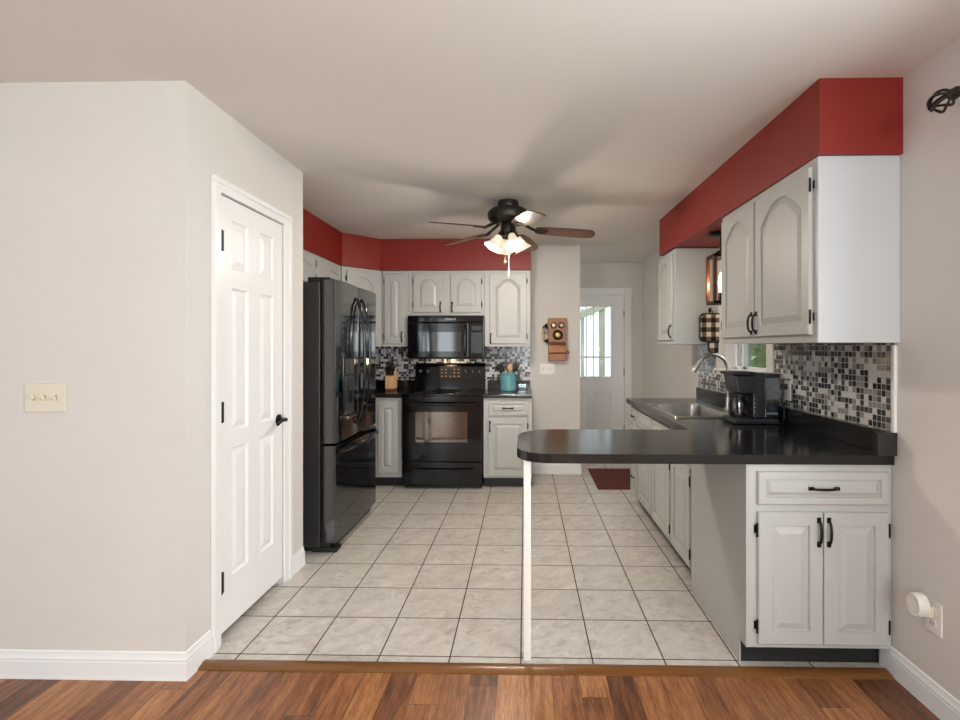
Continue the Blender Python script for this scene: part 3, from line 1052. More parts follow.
# ---------------------------------------------------------------- range
rg = thing('range', 'black freestanding electric range between the grey base cabinets', 'stove', (-0.798, 5.13, 0))
def ry(y):
    return y - 5.15
w = 0.385
MB().box(-w, w, ry(4.868), ry(5.460), 0.03, 0.900, 0.003).build('body', 'black_gloss', rg)
MB().box(-w + 0.01, w - 0.01, ry(4.90), ry(5.42), 0.002, 0.03).build('base_plinth', 'black_matte', rg)
ck = MB().box(-w - 0.001, w + 0.001, ry(4.835), ry(5.385), 0.9005, 0.918, 0.006).build('cooktop', 'black_gloss', rg)
for bx, by, br in ((-0.19, 4.98, 0.105), (0.19, 4.98, 0.085), (-0.19, 5.24, 0.08), (0.19, 5.24, 0.105)):
    pr = [(br - 0.006, 0.9183), (br, 0.9186), (br - 0.001, 0.9183)]
    MB().lathe([(0, 0.9182), (br - 0.004, 0.9182), (br, 0.9186), (br + 0.001, 0.918)], (bx, ry(by), 0), 36).build('burner', 'charcoal', ck)
bg = MB().prism([(ry(5.345), 0.9185), (ry(5.44), 0.9185), (ry(5.44), 1.196), (ry(5.395), 1.196), (ry(5.372), 1.16)], -0.372, 0.378,
                bev=0.004, mtx=Matrix(((0, 0, 1, 0), (1, 0, 0, 0), (0, 1, 0, 0), (0, 0, 0, 1)))).build('backguard', 'black_gloss', rg)
for kx in (-0.315, -0.235, 0.175, 0.245, 0.315):
    kz = 1.11
    yk = ry(5.345) + (kz - 0.9185) / (1.16 - 0.9185) * 0.027 - 0.001
    kb = MB().lathe([(0, 0), (0.023, 0), (0.023, 0.006), (0.018, 0.010), (0.016, 0.026), (0, 0.027)], mtx=Matrix.Translation((kx, yk, kz)) @ Matrix.Rotation(R(90), 4, 'X')).build('knob', 'black_matte', bg)
    MB().box(kx - 0.002, kx + 0.002, yk - 0.029, yk - 0.0272, kz - 0.014, kz + 0.014).build('pointer', 'sticker', kb)
yd = ry(5.345) + 0.015
MB().box(-0.115, 0.125, yd - 0.008, yd + 0.004, 1.035, 1.165, 0.002).build('control_display', 'black_matte', bg)
for i in range(5):
    for j in range(3):
        if i == 2 and j > 0:
            continue
        MB().box(-0.095 + i * 0.045, -0.078 + i * 0.045, yd - 0.0095, yd - 0.0082, 1.055 + j * 0.036, 1.061 + j * 0.036).build('key_light', 'display', bg, smooth=0)
od = MB().box(-w, w, ry(4.826), ry(4.866), 0.270, 0.892, 0.006).build('oven_door', 'black_gloss', rg)
MB().box(-0.252, 0.246, ry(4.8235), ry(4.8255), 0.455, 0.745, 0.0008).build('window', 'mirror_glass', od)
mb = MB()
mb.tube([(-0.345, ry(4.826), 0.815), (-0.335, ry(4.786), 0.822), (0, ry(4.776), 0.824), (0.335, ry(4.786), 0.822), (0.345, ry(4.826), 0.815)], [0.014, 0.015, 0.016, 0.015, 0.014], 12)
mb.build('handle', 'black_gloss', od)
sd = MB().box(-w, w, ry(4.830), ry(4.866), 0.045, 0.260, 0.006).build('storage_drawer', 'black_gloss', rg)
MB().tube([(-0.300, ry(4.831), 0.180), (-0.285, ry(4.805), 0.196), (0, ry(4.800), 0.190), (0.285, ry(4.805), 0.196), (0.300, ry(4.831), 0.200)], 0.0105, 10).build('handle', 'black_gloss', sd)

# ---------------------------------------------------------------- microwave
mw = thing('microwave', 'black over-the-range microwave under the short wall cabinet', 'microwave', (-0.800, 5.25, 1.245))
def my(y):
    return y - 5.25
MB().box(-0.386, 0.386, my(5.10), my(5.440), 0.0, 0.440, 0.003).build('body', 'black_matte', mw)
MB().box(-0.387, 0.387, my(5.062), my(5.0995), 0.374, 0.440, 0.008).build('top_vent', 'black_gloss', mw)
dm = MB().box(-0.387, 0.232, my(5.055), my(5.0995), 0.012, 0.370, 0.010).build('door', 'black_gloss', mw)
MB().box(-0.318, 0.150, my(5.0525), my(5.0545), 0.078, 0.275, 0.0008).build('window', 'dim_mirror', dm)
MB().tube([(0.200, my(5.055), 0.045), (0.200, my(5.020), 0.065), (0.200, my(5.012), 0.19), (0.200, my(5.020), 0.315), (0.200, my(5.055), 0.335)], 0.012, 10).build('handle', 'black_gloss', dm)
cp = MB().box(0.238, 0.387, my(5.058), my(5.0995), 0.012, 0.370, 0.010).build('control_panel', 'black_gloss', mw)
MB().box(0.265, 0.360, my(5.0555), my(5.0575), 0.290, 0.335, 0.0006).build('display', 'charcoal', cp)
MB().box(0.260, 0.365, my(5.0555), my(5.0575), 0.060, 0.270, 0.0006).build('keypad', 'charcoal', cp)
text('badge', 'Whirlpool', 0.026, (0.045, my(5.0612), 0.407), (R(90), 0, 0), 'sticker', mw)
MB().box(-0.06, 0.06, my(5.27), my(5.33), -0.004, -0.0003, 0.001).build('task_lamp', 'shade', mw)
point('microwave_task_light', (-0.80, 5.30, 1.215), 1.6, (1.0, 0.72, 0.42), 0.03)

# ---------------------------------------------------------------- sink and faucet
sk = thing('sink', 'stainless steel drop-in sink in the black countertop under the window', 'sink', (1.19, 3.62, 0.9165))
def rrect(x0, x1, y0, y1, r, n=6):
    pts = []
    for cx, cy, a0 in ((x1 - r, y1 - r, 0), (x0 + r, y1 - r, 90), (x0 + r, y0 + r, 180), (x1 - r, y0 + r, 270)):
        for k in range(n + 1):
            a = R(a0 + 90 * k / n)
            pts.append((cx + r * math.cos(a), cy + r * math.sin(a)))
    return pts
def lv(p, z):
    return [(x, y, z) for x, y in p]
mb = MB()
mb.loops([lv(rrect(-0.235, 0.255, -0.400, 0.400, 0.03), 0.0), lv(rrect(-0.232, 0.252, -0.397, 0.397, 0.03), 0.006),
          lv(rrect(-0.205, 0.165, -0.366, 0.366, 0.05), 0.005), lv(rrect(-0.199, 0.159, -0.360, 0.360, 0.05), -0.004),
          lv(rrect(-0.190, 0.150, -0.350, 0.350, 0.05), -0.150), lv(rrect(-0.150, 0.110, -0.310, 0.310, 0.05), -0.172),
          lv(rrect(-0.03, -0.01, -0.01, 0.01, 0.008), -0.176)])
mb.build('basin', 'steel', sk, smooth=40)
MB().lathe([(0, 0.004), (0.03, 0.004), (0.042, 0.002), (0.043, 0.0)], (-0.02, 0, -0.1745), 20).build('drain', 'chrome', sk)
fa = thing('faucet', 'brushed nickel gooseneck faucet behind the stainless sink', 'faucet', (1.440, 3.60, 0.9230))
MB().lathe([(0, 0), (0.028, 0), (0.027, 0.012), (0.021, 0.02), (0.019, 0.09), (0.0, 0.092)], seg=20).build('base', 'chrome', fa)
pts = [(0, 0, 0.08), (0, 0, 0.18), (0, 0, 0.275)]
for k in range(1, 15):
    a = PI * k / 14 * 0.86
    pts.append((-0.110 + 0.110 * math.cos(a), 0, 0.280 + 0.110 * math.sin(a)))
MB().tube(pts, 0.0125, 14).build('spout', 'chrome', fa)
e = Vector(pts[-1])
d = (e - Vector(pts[-2])).normalized()
MB().tube([e - d * 0.005, e + d * 0.01, e + d * 0.035, e + d * 0.066], [0.0135, 0.015, 0.017, 0.018], 14).build('spray_head', 'chrome', fa)
MB().tube([(0.0, -0.018, 0.06), (0.0, -0.045, 0.075), (-0.01, -0.10, 0.11)], [0.010, 0.008, 0.006], 10).build('handle', 'chrome', fa)

# ---------------------------------------------------------------- coffee maker
cm = thing('coffee_maker', 'charcoal coffee maker with a carafe and clear water tank on the counter', 'coffee maker', (1.335, 3.05, 0.9168))
MB().box(-0.118, 0.150, -0.085, 0.085, 0.0, 0.034, 0.008).build('base', 'charcoal', cm)
MB().box(-0.004, 0.066, -0.085, 0.085, 0.034, 0.300, 0.008).build('tower', 'charcoal', cm)
hd = MB().prism([(-0.092, 0.178), (0.012, 0.178), (0.012, 0.285), (-0.112, 0.285)], -0.088, 0.088, 0.010, mtx=Matrix(((1, 0, 0, 0), (0, 0, 1, 0), (0, 1, 0, 0), (0, 0, 0, 1)))).build('brew_head', 'charcoal', cm)
MB().box(-0.130, 0.014, -0.092, 0.092, 0.2855, 0.306, 0.008).build('lid', 'black_matte', hd)
MB().lathe([(0.0, 0), (0.046, 0.0), (0.053, 0.02), (0.053, 0.075), (0.044, 0.105), (0.042, 0.113)], (-0.058, 0, 0.0375), 28).build('carafe', 'carafe', cm)
MB().lathe([(0.045, 0), (0.050, 0.003), (0.050, 0.022), (0.0, 0.026)], (-0.058, 0, 0.150), 28).tube([(-0.080, -0.045, 0.160), (-0.090, -0.066, 0.155), (-0.092, -0.072, 0.115), (-0.086, -0.064, 0.07), (-0.080, -0.052, 0.065)], 0.008, 8).build('carafe_handle', 'black_matte', cm)
tk = MB().box(0.0665, 0.150, -0.080, 0.080, 0.0345, 0.270, 0.006).build('water_tank', 'smoky', cm)
MB().box(0.072, 0.145, -0.075, 0.075, 0.037, 0.130, 0.004).build('water', 'smoky', tk)
MB().box(0.0665, 0.154, -0.086, 0.086, 0.271, 0.296, 0.006).build('tank_lid', 'charcoal', cm)
text('badge', 'KEURIG', 0.017, (0.108, -0.0806, 0.062), (R(90), 0, 0), 'sticker', cm, spacing=1.1)
mb = MB()
for k in range(4):
    mb.ball((0.006, -0.0855, 0.075 + k * 0.024), 0.0028, (1, 0.4, 1), 8)
mb.build('buttons', 'sticker', cm)

# power outlet behind the coffee maker, with a plug and its cord
ol = thing('outlet', 'white wall outlet on the mosaic behind the coffee maker', 'outlet', (XR - 0.0062, 2.965, 1.115))
MB().box(-0.007, 0.0, -0.036, 0.036, -0.058, 0.058, 0.003).build('cover_plate', 'white_plastic', ol)
MB().box(-0.009, -0.0072, -0.017, 0.017, 0.008, 0.038, 0.001).box(-0.009, -0.0072, -0.017, 0.017, -0.038, -0.008, 0.001).build('sockets', 'ivory', ol)
pc = thing('power_cord', 'black plug and cord running from the mosaic outlet to the coffee maker', 'cord', (XR - 0.016, 2.965, 0.9168))
MB().box(-0.034, -0.0, -0.013, 0.013, 0.205, 0.236, 0.004).build('plug', 'black_matte', pc)
MB().tube([(-0.020, 0, 0.205), (-0.026, 0.0, 0.17), (-0.034, -0.010, 0.13), (-0.028, -0.030, 0.09), (-0.038, -0.045, 0.04), (-0.040, -0.03, 0.005), (-0.032, 0.02, 0.005), (-0.034, 0.05, 0.006)], 0.0042, 8).build('cord', 'black_matte', pc)


# ---------------------------------------------------------------- switch plates and low outlet
def switch_plate(label, loc, mat, w, h, n):
    s = thing('switch_plate', label, 'light switch', loc)
    MB().box(-w / 2, w / 2, -0.007, -0.0003, -h / 2, h / 2, 0.003).build('cover_plate', mat, s)
    for k in range(n):
        x = (k - (n - 1) / 2) * 0.046
        up = -1 if k == 0 else 1
        MB().box(x - 0.0055, x + 0.0055, -0.0074, -0.0068, -0.0115, 0.0115).build('slot_shadow', 'brass', s)  # toggle slot, its darker tone doubling as the toggle's small shadow
        MB().box(-0.0045, 0.0045, -0.010, 0.004, -0.008, 0.008, 0.002, mtx=Matrix.Translation((x, -0.011, 0)) @ Matrix.Rotation(R(28 * up), 4, 'X')).build('toggle', mat, s)
    return s
switch_plate('ivory triple light switch plate on the blank left wall', (-1.985, 2.045, 1.158), 'ivory', 0.172, 0.120, 3)
switch_plate('small white triple switch plate below the antique wall phone', (0.241, YB, 1.132), 'white_plastic', 0.156, 0.120, 3)

ol = thing('outlet', 'white duplex wall outlet low on the right wall above the baseboard', 'outlet', (XR, 1.925, 0.355))
MB().box(-0.007, -0.0003, -0.038, 0.038, -0.062, 0.062, 0.003).build('cover_plate', 'white_plastic', ol)
for z in (0.022, -0.026):
    sk_ = MB().lathe([(0, 0), (0.017, 0), (0.016, 0.0018), (0, 0.002)], mtx=Matrix.Translation((-0.0072, 0, z)) @ Matrix.Rotation(R(-90), 4, 'Y')).build('socket', 'white_plastic', ol)
    MB().box(-0.0102, -0.0093, -0.008, -0.006, z - 0.004, z + 0.006).box(-0.0102, -0.0093, 0.006, 0.008, z - 0.004, z + 0.006).build('slots', 'black_matte', sk_)
af = thing('air_freshener', 'round white plug-in air freshener in the low right-wall outlet', 'air freshener', (XR - 0.0105, 1.930, 0.377))
MB().box(-0.030, 0.0, -0.020, 0.020, -0.022, 0.022, 0.006).build('plug_body', 'ivory', af)
MB().lathe([(0, 0), (0.036, 0.0), (0.040, 0.004), (0.041, 0.020), (0.040, 0.040), (0.036, 0.046), (0.030, 0.044), (0.0, 0.044)], seg=32,
           mtx=Matrix.Translation((-0.026, 0, 0.020)) @ Matrix.Rotation(R(-90), 4, 'Y') @ Matrix.Scale(1.22, 4, (1, 0, 0)) @ Matrix.Scale(0.88, 4)).build('housing', 'white_plastic', af)
MB().lathe([(0.026, 0), (0.028, 0.001), (0.026, 0.002)], seg=28, mtx=Matrix.Translation((-0.0652, 0, 0.020)) @ Matrix.Rotation(R(-90), 4, 'Y') @ Matrix.Scale(1.22, 4, (1, 0, 0)) @ Matrix.Scale(0.88, 4)).build('face_ring', 'ivory', af)

# ---------------------------------------------------------------- ceiling fan
FC = Vector((-0.125, 3.79, 0))
fan = thing('ceiling_fan', 'dark bronze five-blade ceiling fan with lit glass shades', 'ceiling fan', (FC.x, FC.y, CZ - 0.0))
MB().lathe([(0, -0.0005), (0.072, -0.0005), (0.078, -0.012), (0.076, -0.022), (0.079, -0.030), (0.074, -0.046), (0.052, -0.052), (0, -0.052)], seg=32).build('canopy', 'bronze', fan)
MB().lathe([(0, -0.052), (0.09, -0.054), (0.135, -0.066), (0.156, -0.088), (0.158, -0.115), (0.150, -0.140), (0.118, -0.160), (0.06, -0.168), (0, -0.168)], seg=40).build('motor_housing', 'bronze', fan)
MB().lathe([(0, -0.168), (0.050, -0.168), (0.058, -0.180), (0.058, -0.232), (0.048, -0.250), (0.03, -0.262), (0, -0.264)], seg=28).build('switch_housing', 'bronze', fan)
ZB = -0.236
for k in range(5):
    a = R(-71 + 72 * k)
    rot = Matrix.Rotation(a, 4, 'Z')
    tilt = Matrix.Translation((0, 0, ZB + 0.030)) @ Matrix.Rotation(R(4), 4, 'Y') @ Matrix.Rotation(R(-12), 4, 'X')
    pts = []
    for (r, hw) in ((0.205, 0.040), (0.235, 0.056), (0.30, 0.064), (0.45, 0.070), (0.58, 0.070), (0.625, 0.060), (0.645, 0.042), (0.652, 0.015)):
        pts.append((r, hw))
    poly = [(r, -h) for r, h in pts] + [(r, h) for r, h in pts[::-1]]
    bl = MB().prism(poly, -0.004, 0.004, 0.0015, mtx=rot @ tilt).build('blade', 'walnut', fan, smooth=20)
    mb = MB()
    mb.prism([(0.200, -0.020), (0.270, -0.036), (0.300, -0.012), (0.300, 0.012), (0.270, 0.036), (0.200, 0.020)], -0.0105, -0.0045, 0.001, mtx=rot @ tilt)
    def rp(x, y, z):
        v = rot @ Vector((x, y, z))
        return (v.x, v.y, v.z)
    mb.tube([rp(0.085, 0, -0.160), rp(0.12, 0, -0.178), rp(0.17, 0, -0.205), rp(0.22, 0, ZB + 0.006)], [0.010, 0.011, 0.012, 0.010], 8)
    mb.build('blade_iron', 'bronze', bl)
for k in range(4):
    a = R(22 + 90 * k)
    ca, sa = math.cos(a), math.sin(a)
    arm = MB().tube([(0.03 * ca, 0.03 * sa, -0.225), (0.058 * ca, 0.058 * sa, -0.232), (0.068 * ca, 0.068 * sa, -0.258)], 0.012, 10).build('lamp_arm', 'bronze', fan)
    mt = Matrix.Translation((0.062 * ca, 0.062 * sa, -0.252)) @ Matrix.Rotation(a, 4, 'Z') @ Matrix.Rotation(R(-30), 4, 'Y') @ Matrix.Scale(0.9, 4)
    MB().lathe([(0.0, 0.004), (0.022, 0.0), (0.026, -0.02), (0.022, -0.024)], seg=20, mtx=mt).build('lamp_socket', 'bronze', arm)
    MB().lathe([(0.024, -0.018), (0.032, -0.035), (0.040, -0.065), (0.052, -0.100), (0.070, -0.128), (0.076, -0.136), (0.073, -0.134), (0.049, -0.100), (0.037, -0.065), (0.028, -0.035)],
               seg=40, mtx=mt, wave=lambda t_, z_: 0.06 * math.cos(8 * t_) * max(0, (-z_ - 0.07) / 0.066)).build('lamp_shade', 'shade', fan)
    b_ = mt @ Vector((0, 0, -0.075))
    MB().ball(b_, 0.022, (1, 1, 1.25), 12).build('bulb', 'bulb', arm)
    q = mt @ Vector((0, 0, -0.128))
    point('fan_bulb_light', (FC.x + q.x, FC.y + q.y, CZ + q.z), 20.0, (1.0, 0.90, 0.77), 0.03)
MB().tube([(-0.024, -0.03, -0.262), (-0.024, -0.03, -0.455)], 0.0018, 6).ball((-0.024, -0.03, -0.462), 0.008, (1, 1, 1.4), 8).build('pull_chain', 'brass', fan)
MB().tube([(0.004, -0.035, -0.262), (0.004, -0.035, -0.53)], 0.0018, 6).tube([(0.004, -0.035, -0.53), (0.004, -0.035, -0.565)], [0.004, 0.007], 8).build('pull_chain', 'cream', fan)

# ---------------------------------------------------------------- pendant lantern
LC = Vector((1.350, 3.50, 0))
pl = thing('pendant_lantern', 'black caged lantern with a lit bulb hanging over the sink', 'lamp', (LC.x, LC.y, 2.1515))
MB().lathe([(0, -0.0005), (0.075, -0.0005), (0.078, -0.012), (0.060, -0.022), (0, -0.024)], seg=28).build('canopy', 'iron', pl)
MB().cyl((0, 0, -0.02), (0, 0, -0.135), 0.006, 10).build('stem', 'iron', pl)
mb = MB()
h0, h1, q = -0.490, -0.135, 0.066
mb.box(-q - 0.008, q + 0.008, -q - 0.008, q + 0.008, h1 - 0.035, h1 - 0.015, 0.002).box(-q - 0.008, q + 0.008, -q - 0.008, q + 0.008, h0, h0 + 0.022, 0.002)
mb.tube([(-0.04, 0, h1 - 0.015), (-0.02, 0, h1 + 0.01), (0.02, 0, h1 + 0.01), (0.04, 0, h1 - 0.015)], 0.006, 8)
mb.build('cage', 'iron', pl)
for sx in (-1, 1):
    for sy in (-1, 1):
        MB().box(sx * q - 0.011, sx * q + 0.011, sy * q - 0.011, sy * q + 0.011, h0 + 0.022, h1 - 0.035, 0.002).build('post', 'oak_dark', pl)
MB().lathe([(0, 0), (0.020, 0), (0.018, 0.03), (0.014, 0.06), (0, 0.062)], (0, 0, h0 + 0.0225), 16).build('candle_socket', 'iron', pl)
MB().lathe([(0.009, 0.0), (0.015, 0.03), (0.016, 0.07), (0.012, 0.11), (0.0, 0.14)], (0, 0, h0 + 0.085), 16).build('bulb', 'bulb', pl)
point('pendant_light', (LC.x - 0.035, LC.y - 0.0, 2.146 - 0.345), 1.6, (1.0, 0.74, 0.42), 0.02)


# ---------------------------------------------------------------- pot holders on the far cabinet's side
def pot_holder(label, cx, y, z0, z1, w):
    p = thing('pot_holder', label, 'pot holder', (cx, y, z0))
    h = z1 - z0
    mb = MB()
    pts = rrect(-w / 2, w / 2, 0, h, 0.035)
    mt = Matrix(((1, 0, 0, 0), (0, 0, 1, 0), (0, 1, 0, 0), (0, 0, 0, 1)))
    mb.prism(pts, -0.006, 0.006, 0.002, mtx=mt)
    mb.build('quilted_pad', 'check', p)
    MB().tube([(x, 0, z) for x, z in pts], 0.0075, 8, closed=True).build('binding', 'black_matte', p)
    MB().tube([(-0.008, 0, h), (-0.012, 0, h + 0.018), (0, 0, h + 0.030), (0.012, 0, h + 0.018), (0.008, 0, h)], 0.004, 8).build('hanging_loop', 'black_matte', p)
    return p
pot_holder('black-bordered checked pot holder hanging highest beside the lantern', 1.460, 3.985, 1.412, 1.628, 0.170)
pot_holder('black and white checked pot holder hanging lower, behind another', 1.492, 4.003, 1.325, 1.530, 0.092)
hk = thing('hook', 'small black hook on the far wall cabinet above the pot holders', 'hook', (1.460, 4.010, 1.643))
MB().box(-0.008, 0.008, -0.004, 0.0015, 0.0, 0.035, 0.001).tube([(0, -0.004, 0.028), (0, -0.030, 0.022), (0, -0.034, 0.036)], 0.003, 8).build('hook_body', 'iron', hk)

# ---------------------------------------------------------------- things on the stove-wall counters
kb = thing('knife_block', 'pale beech knife block in the corner left of the range', 'knife block', (-1.392, 5.20, 0.9165))
mtb = Matrix(((0, 0, 1, 0), (1, 0, 0, 0), (0, 1, 0, 0), (0, 0, 0, 1)))
MB().prism([(-0.055, 0.022), (0.075, 0.022), (0.075, 0.225), (0.030, 0.235), (-0.055, 0.130)], -0.046, 0.046, 0.003, mtx=mtb).build('block', 'pale_wood', kb)
MB().box(-0.045, 0.045, -0.052, 0.075, 0.0, 0.0215, 0.002).build('foot', 'oak_dark', kb)
nx, nz = -0.105, 0.085     # outward normal of the sloping top
ln = math.hypot(0.105, 0.085)
for r_ in range(2):
    for k in range(4):
        t_ = 0.28 + 0.42 * r_
        bx = -0.033 + 0.022 * k
        by = -0.055 + 0.085 * t_
        bz = 0.130 + 0.105 * t_
        dy, dz = -0.55, 0.835
        L_ = 0.095 + 0.012 * ((k + r_) % 3)
        kn = thing('kitchen_knife', 'black-handled knife standing in the pale beech knife block', 'knife', (-1.392 + bx, 5.20 + by, 0.9165 + bz), 0, 'knives in the block')
        kn.rotation_euler = (math.atan2(-dy, dz) * 1.0, 0, 0)
        MB().box(-0.007, 0.007, -0.011, 0.011, 0.004, L_, 0.004).build('handle', 'black_matte', kn)
        MB().box(-0.006, 0.006, -0.009, 0.009, -0.002, 0.005, 0.001).build('bolster', 'steel', kn)

cr = thing('utensil_crock', 'teal glazed utensil crock on the counter right of the range', 'crock', (-0.173, 5.20, 0.9165))
MB().lathe([(0, 0.0), (0.076, 0.0), (0.083, 0.008), (0.084, 0.150), (0.081, 0.158), (0.085, 0.164), (0.086, 0.180), (0.082, 0.184), (0.076, 0.180), (0.076, 0.02), (0, 0.016)], seg=36).build('pot', 'teal', cr)
MB().lathe([(0.0, 0.0), (0.022, 0.0), (0.024, 0.002), (0, 0.0025)], seg=24, mtx=Matrix.Translation((0, -0.0835, 0.095)) @ Matrix.Rotation(R(90), 4, 'X')).build('embossed_badge', 'teal', cr)
def utensil(label, name, cat, lean, az, head, mat, hm=None, grp=None):
    """stands in the crock: foot on the crock floor, shaft leaning on the rim"""
    u = thing(name, label, cat, (-0.173 + 0.024 * math.cos(az), 5.20 + 0.024 * math.sin(az), 0.9165 + 0.022))
    ax = Vector((math.cos(az) * math.sin(lean), math.sin(az) * math.sin(lean), math.cos(lean)))
    u.rotation_euler = Vector((0, 0, 1)).rotation_difference(ax).to_euler()
    MB().cyl((0, 0, 0), (0, 0, 0.190), 0.0055, 8).build('shaft', mat, u)
    mb = MB()
    if head == 'turner':
        mb.prism([(-0.024, 0.0), (0.024, 0.0), (0.036, 0.085), (-0.036, 0.085)], -0.002, 0.002, 0.001, mtx=Matrix.Translation((0, 0, 0.186)) @ Matrix(((1, 0, 0, 0), (0, 0, 1, 0), (0, 1, 0, 0), (0, 0, 0, 1))))
    elif head == 'ladle':
        mb.lathe([(0, -0.030), (0.025, -0.022), (0.038, 0.0), (0.040, 0.006), (0.035, 0.0), (0.022, -0.018), (0, -0.025)], seg=20, mtx=Matrix.Translation((0, -0.030, 0.225)) @ Matrix.Rotation(R(60), 4, 'X')).box(-0.006, 0.006, -0.004, 0.004, 0.185, 0.217, 0.002)
    else:
        mb.ball((0, 0, 0.222), 0.036, (0.78, 0.25, 1.1), 14)
    mb.build('head', hm or mat, u)
    return u
utensil('black slotted turner leaning left in the teal crock', 'turner', 'utensil', 0.30, R(215), 'turner', 'black_matte')
utensil('black ladle leaning furthest left in the teal crock', 'ladle', 'utensil', 0.30, R(160), 'ladle', 'black_matte')
utensil('tall grey-headed turner upright at the back of the teal crock', 'turner', 'utensil', 0.10, R(100), 'turner', 'black_matte', 'charcoal').location.z += 0.0
utensil('pale wooden spoon at the front of the teal crock', 'wooden_spoon', 'utensil', 0.16, R(290), 'spoon', 'pale_wood')
utensil('black serving spoon leaning right in the teal crock', 'serving_spoon', 'utensil', 0.24, R(340), 'spoon', 'black_matte')
utensil('black turner leaning furthest right in the teal crock', 'turner', 'utensil', 0.30, R(35), 'turner', 'black_matte')

gj = thing('glass_dish', 'small clear glass dish beside the teal crock', 'dish', (-0.028, 5.235, 0.9165))
mb = MB()
mb.loops([lv(rrect(-0.05, 0.05, -0.035, 0.035, 0.015), 0.0), lv(rrect(-0.055, 0.055, -0.04, 0.04, 0.018), 0.065), lv(rrect(-0.051, 0.051, -0.036, 0.036, 0.016), 0.065), lv(rrect(-0.046, 0.046, -0.031, 0.031, 0.013), 0.006)], cap=True, close_back=True)
mb.build('bowl', 'jar', gj)
MB().box(-0.045, 0.045, -0.029, 0.029, 0.008, 0.030, 0.006).build('sponge', 'sticker', gj)

# ---------------------------------------------------------------- antique wall telephone
ph = thing('wall_telephone', 'antique oak wall telephone with two bells beside the hall opening', 'telephone', (0.346, YB, 1.220))
MB().box(-0.095, 0.095, -0.030, -0.0005, 0.0, 0.452, 0.004).build('backboard', 'oak_dark', ph)
MB().box(-0.098, 0.098, -0.070, -0.0305, 0.198, 0.456, 0.005).build('upper_case', 'oak', ph)
fp = MB().box(-0.078, 0.078, -0.078, -0.0702, 0.205, 0.440, 0.003).build('face_panel', 'oak', ph)
for x in (-0.040, 0.042):
    MB().lathe([(0.034, 0), (0.034, 0.006), (0.030, 0.014), (0.026, 0.016), (0.0, 0.017)], seg=24, mtx=Matrix.Translation((x, -0.0782, 0.378)) @ Matrix.Rotation(R(90), 4, 'X')).build('bell_rim', 'iron', fp)
    MB().lathe([(0.021, 0.0), (0.019, 0.012), (0.009, 0.019), (0.0, 0.020)], seg=24, mtx=Matrix.Translation((x, -0.0952, 0.378)) @ Matrix.Rotation(R(90), 4, 'X')).build('bell', 'cream', fp)
MB().lathe([(0.056, 0), (0.056, 0.006), (0.050, 0.012), (0.044, 0.008), (0.036, 0.010), (0.030, 0.016), (0.0, 0.017)], seg=32, mtx=Matrix.Translation((0.004, -0.0782, 0.276)) @ Matrix.Rotation(R(90), 4, 'X')).build('dial_rim', 'bronze', fp)
MB().lathe([(0.029, 0.0), (0.027, 0.006), (0.015, 0.009), (0.0, 0.0095)], seg=24, mtx=Matrix.Translation((0.004, -0.0955, 0.276)) @ Matrix.Rotation(R(90), 4, 'X')).build('dial_centre', 'brass', fp)
MB().prism([(-0.0305, 0.185), (-0.0305, 0.005), (-0.085, 0.005), (-0.085, 0.075), (-0.110, 0.090), (-0.095, 0.165)], -0.090, 0.096, 0.003, mtx=mtb).build('lower_shelf', 'oak', ph)
MB().box(-0.075, 0.082, -0.099, -0.094, 0.100, 0.150, 0.002).build('drawer_front', 'oak_dark', ph)
MB().tube([(0.098, -0.05, 0.10), (0.120, -0.05, 0.10), (0.122, -0.05, 0.075)], 0.006, 8).build('crank', 'iron', ph)
hs = MB().tube([(-0.150, -0.055, 0.345), (-0.152, -0.055, 0.29), (-0.140, -0.055, 0.22)], [0.011, 0.013, 0.011], 10).build('handset', 'brass', ph)
MB().lathe([(0, 0), (0.030, 0.0), (0.026, 0.018), (0.012, 0.034), (0, 0.036)], seg=20, mtx=Matrix.Translation((-0.104, -0.055, 0.372)) @ Matrix.Rotation(R(-90), 4, 'Y')).tube([(-0.135, -0.055, 0.372), (-0.148, -0.055, 0.365), (-0.151, -0.055, 0.345)], 0.009, 8).build('earpiece', 'iron', hs)
MB().lathe([(0, 0), (0.026, 0.0), (0.022, 0.016), (0.010, 0.030), (0, 0.032)], seg=20, mtx=Matrix.Translation((-0.097, -0.055, 0.214)) @ Matrix.Rotation(R(-90), 4, 'Y')).tube([(-0.125, -0.055, 0.214), (-0.136, -0.055, 0.212), (-0.141, -0.055, 0.225)], 0.008, 8).build('mouthpiece', 'iron', hs)
MB().tube([(-0.098, -0.055, 0.30), (-0.125, -0.055, 0.298), (-0.150, -0.055, 0.292)], 0.005, 8).build('cradle', 'iron', ph)

# ---------------------------------------------------------------- doormat
dm_ = MB().box(0.700, 1.30, 4.845, 5.645, 0.0008, 0.012, 0.004).build('doormat', 'mat')
tag(dm_, 'reddish brown doormat on the tile near the hall', 'mat')

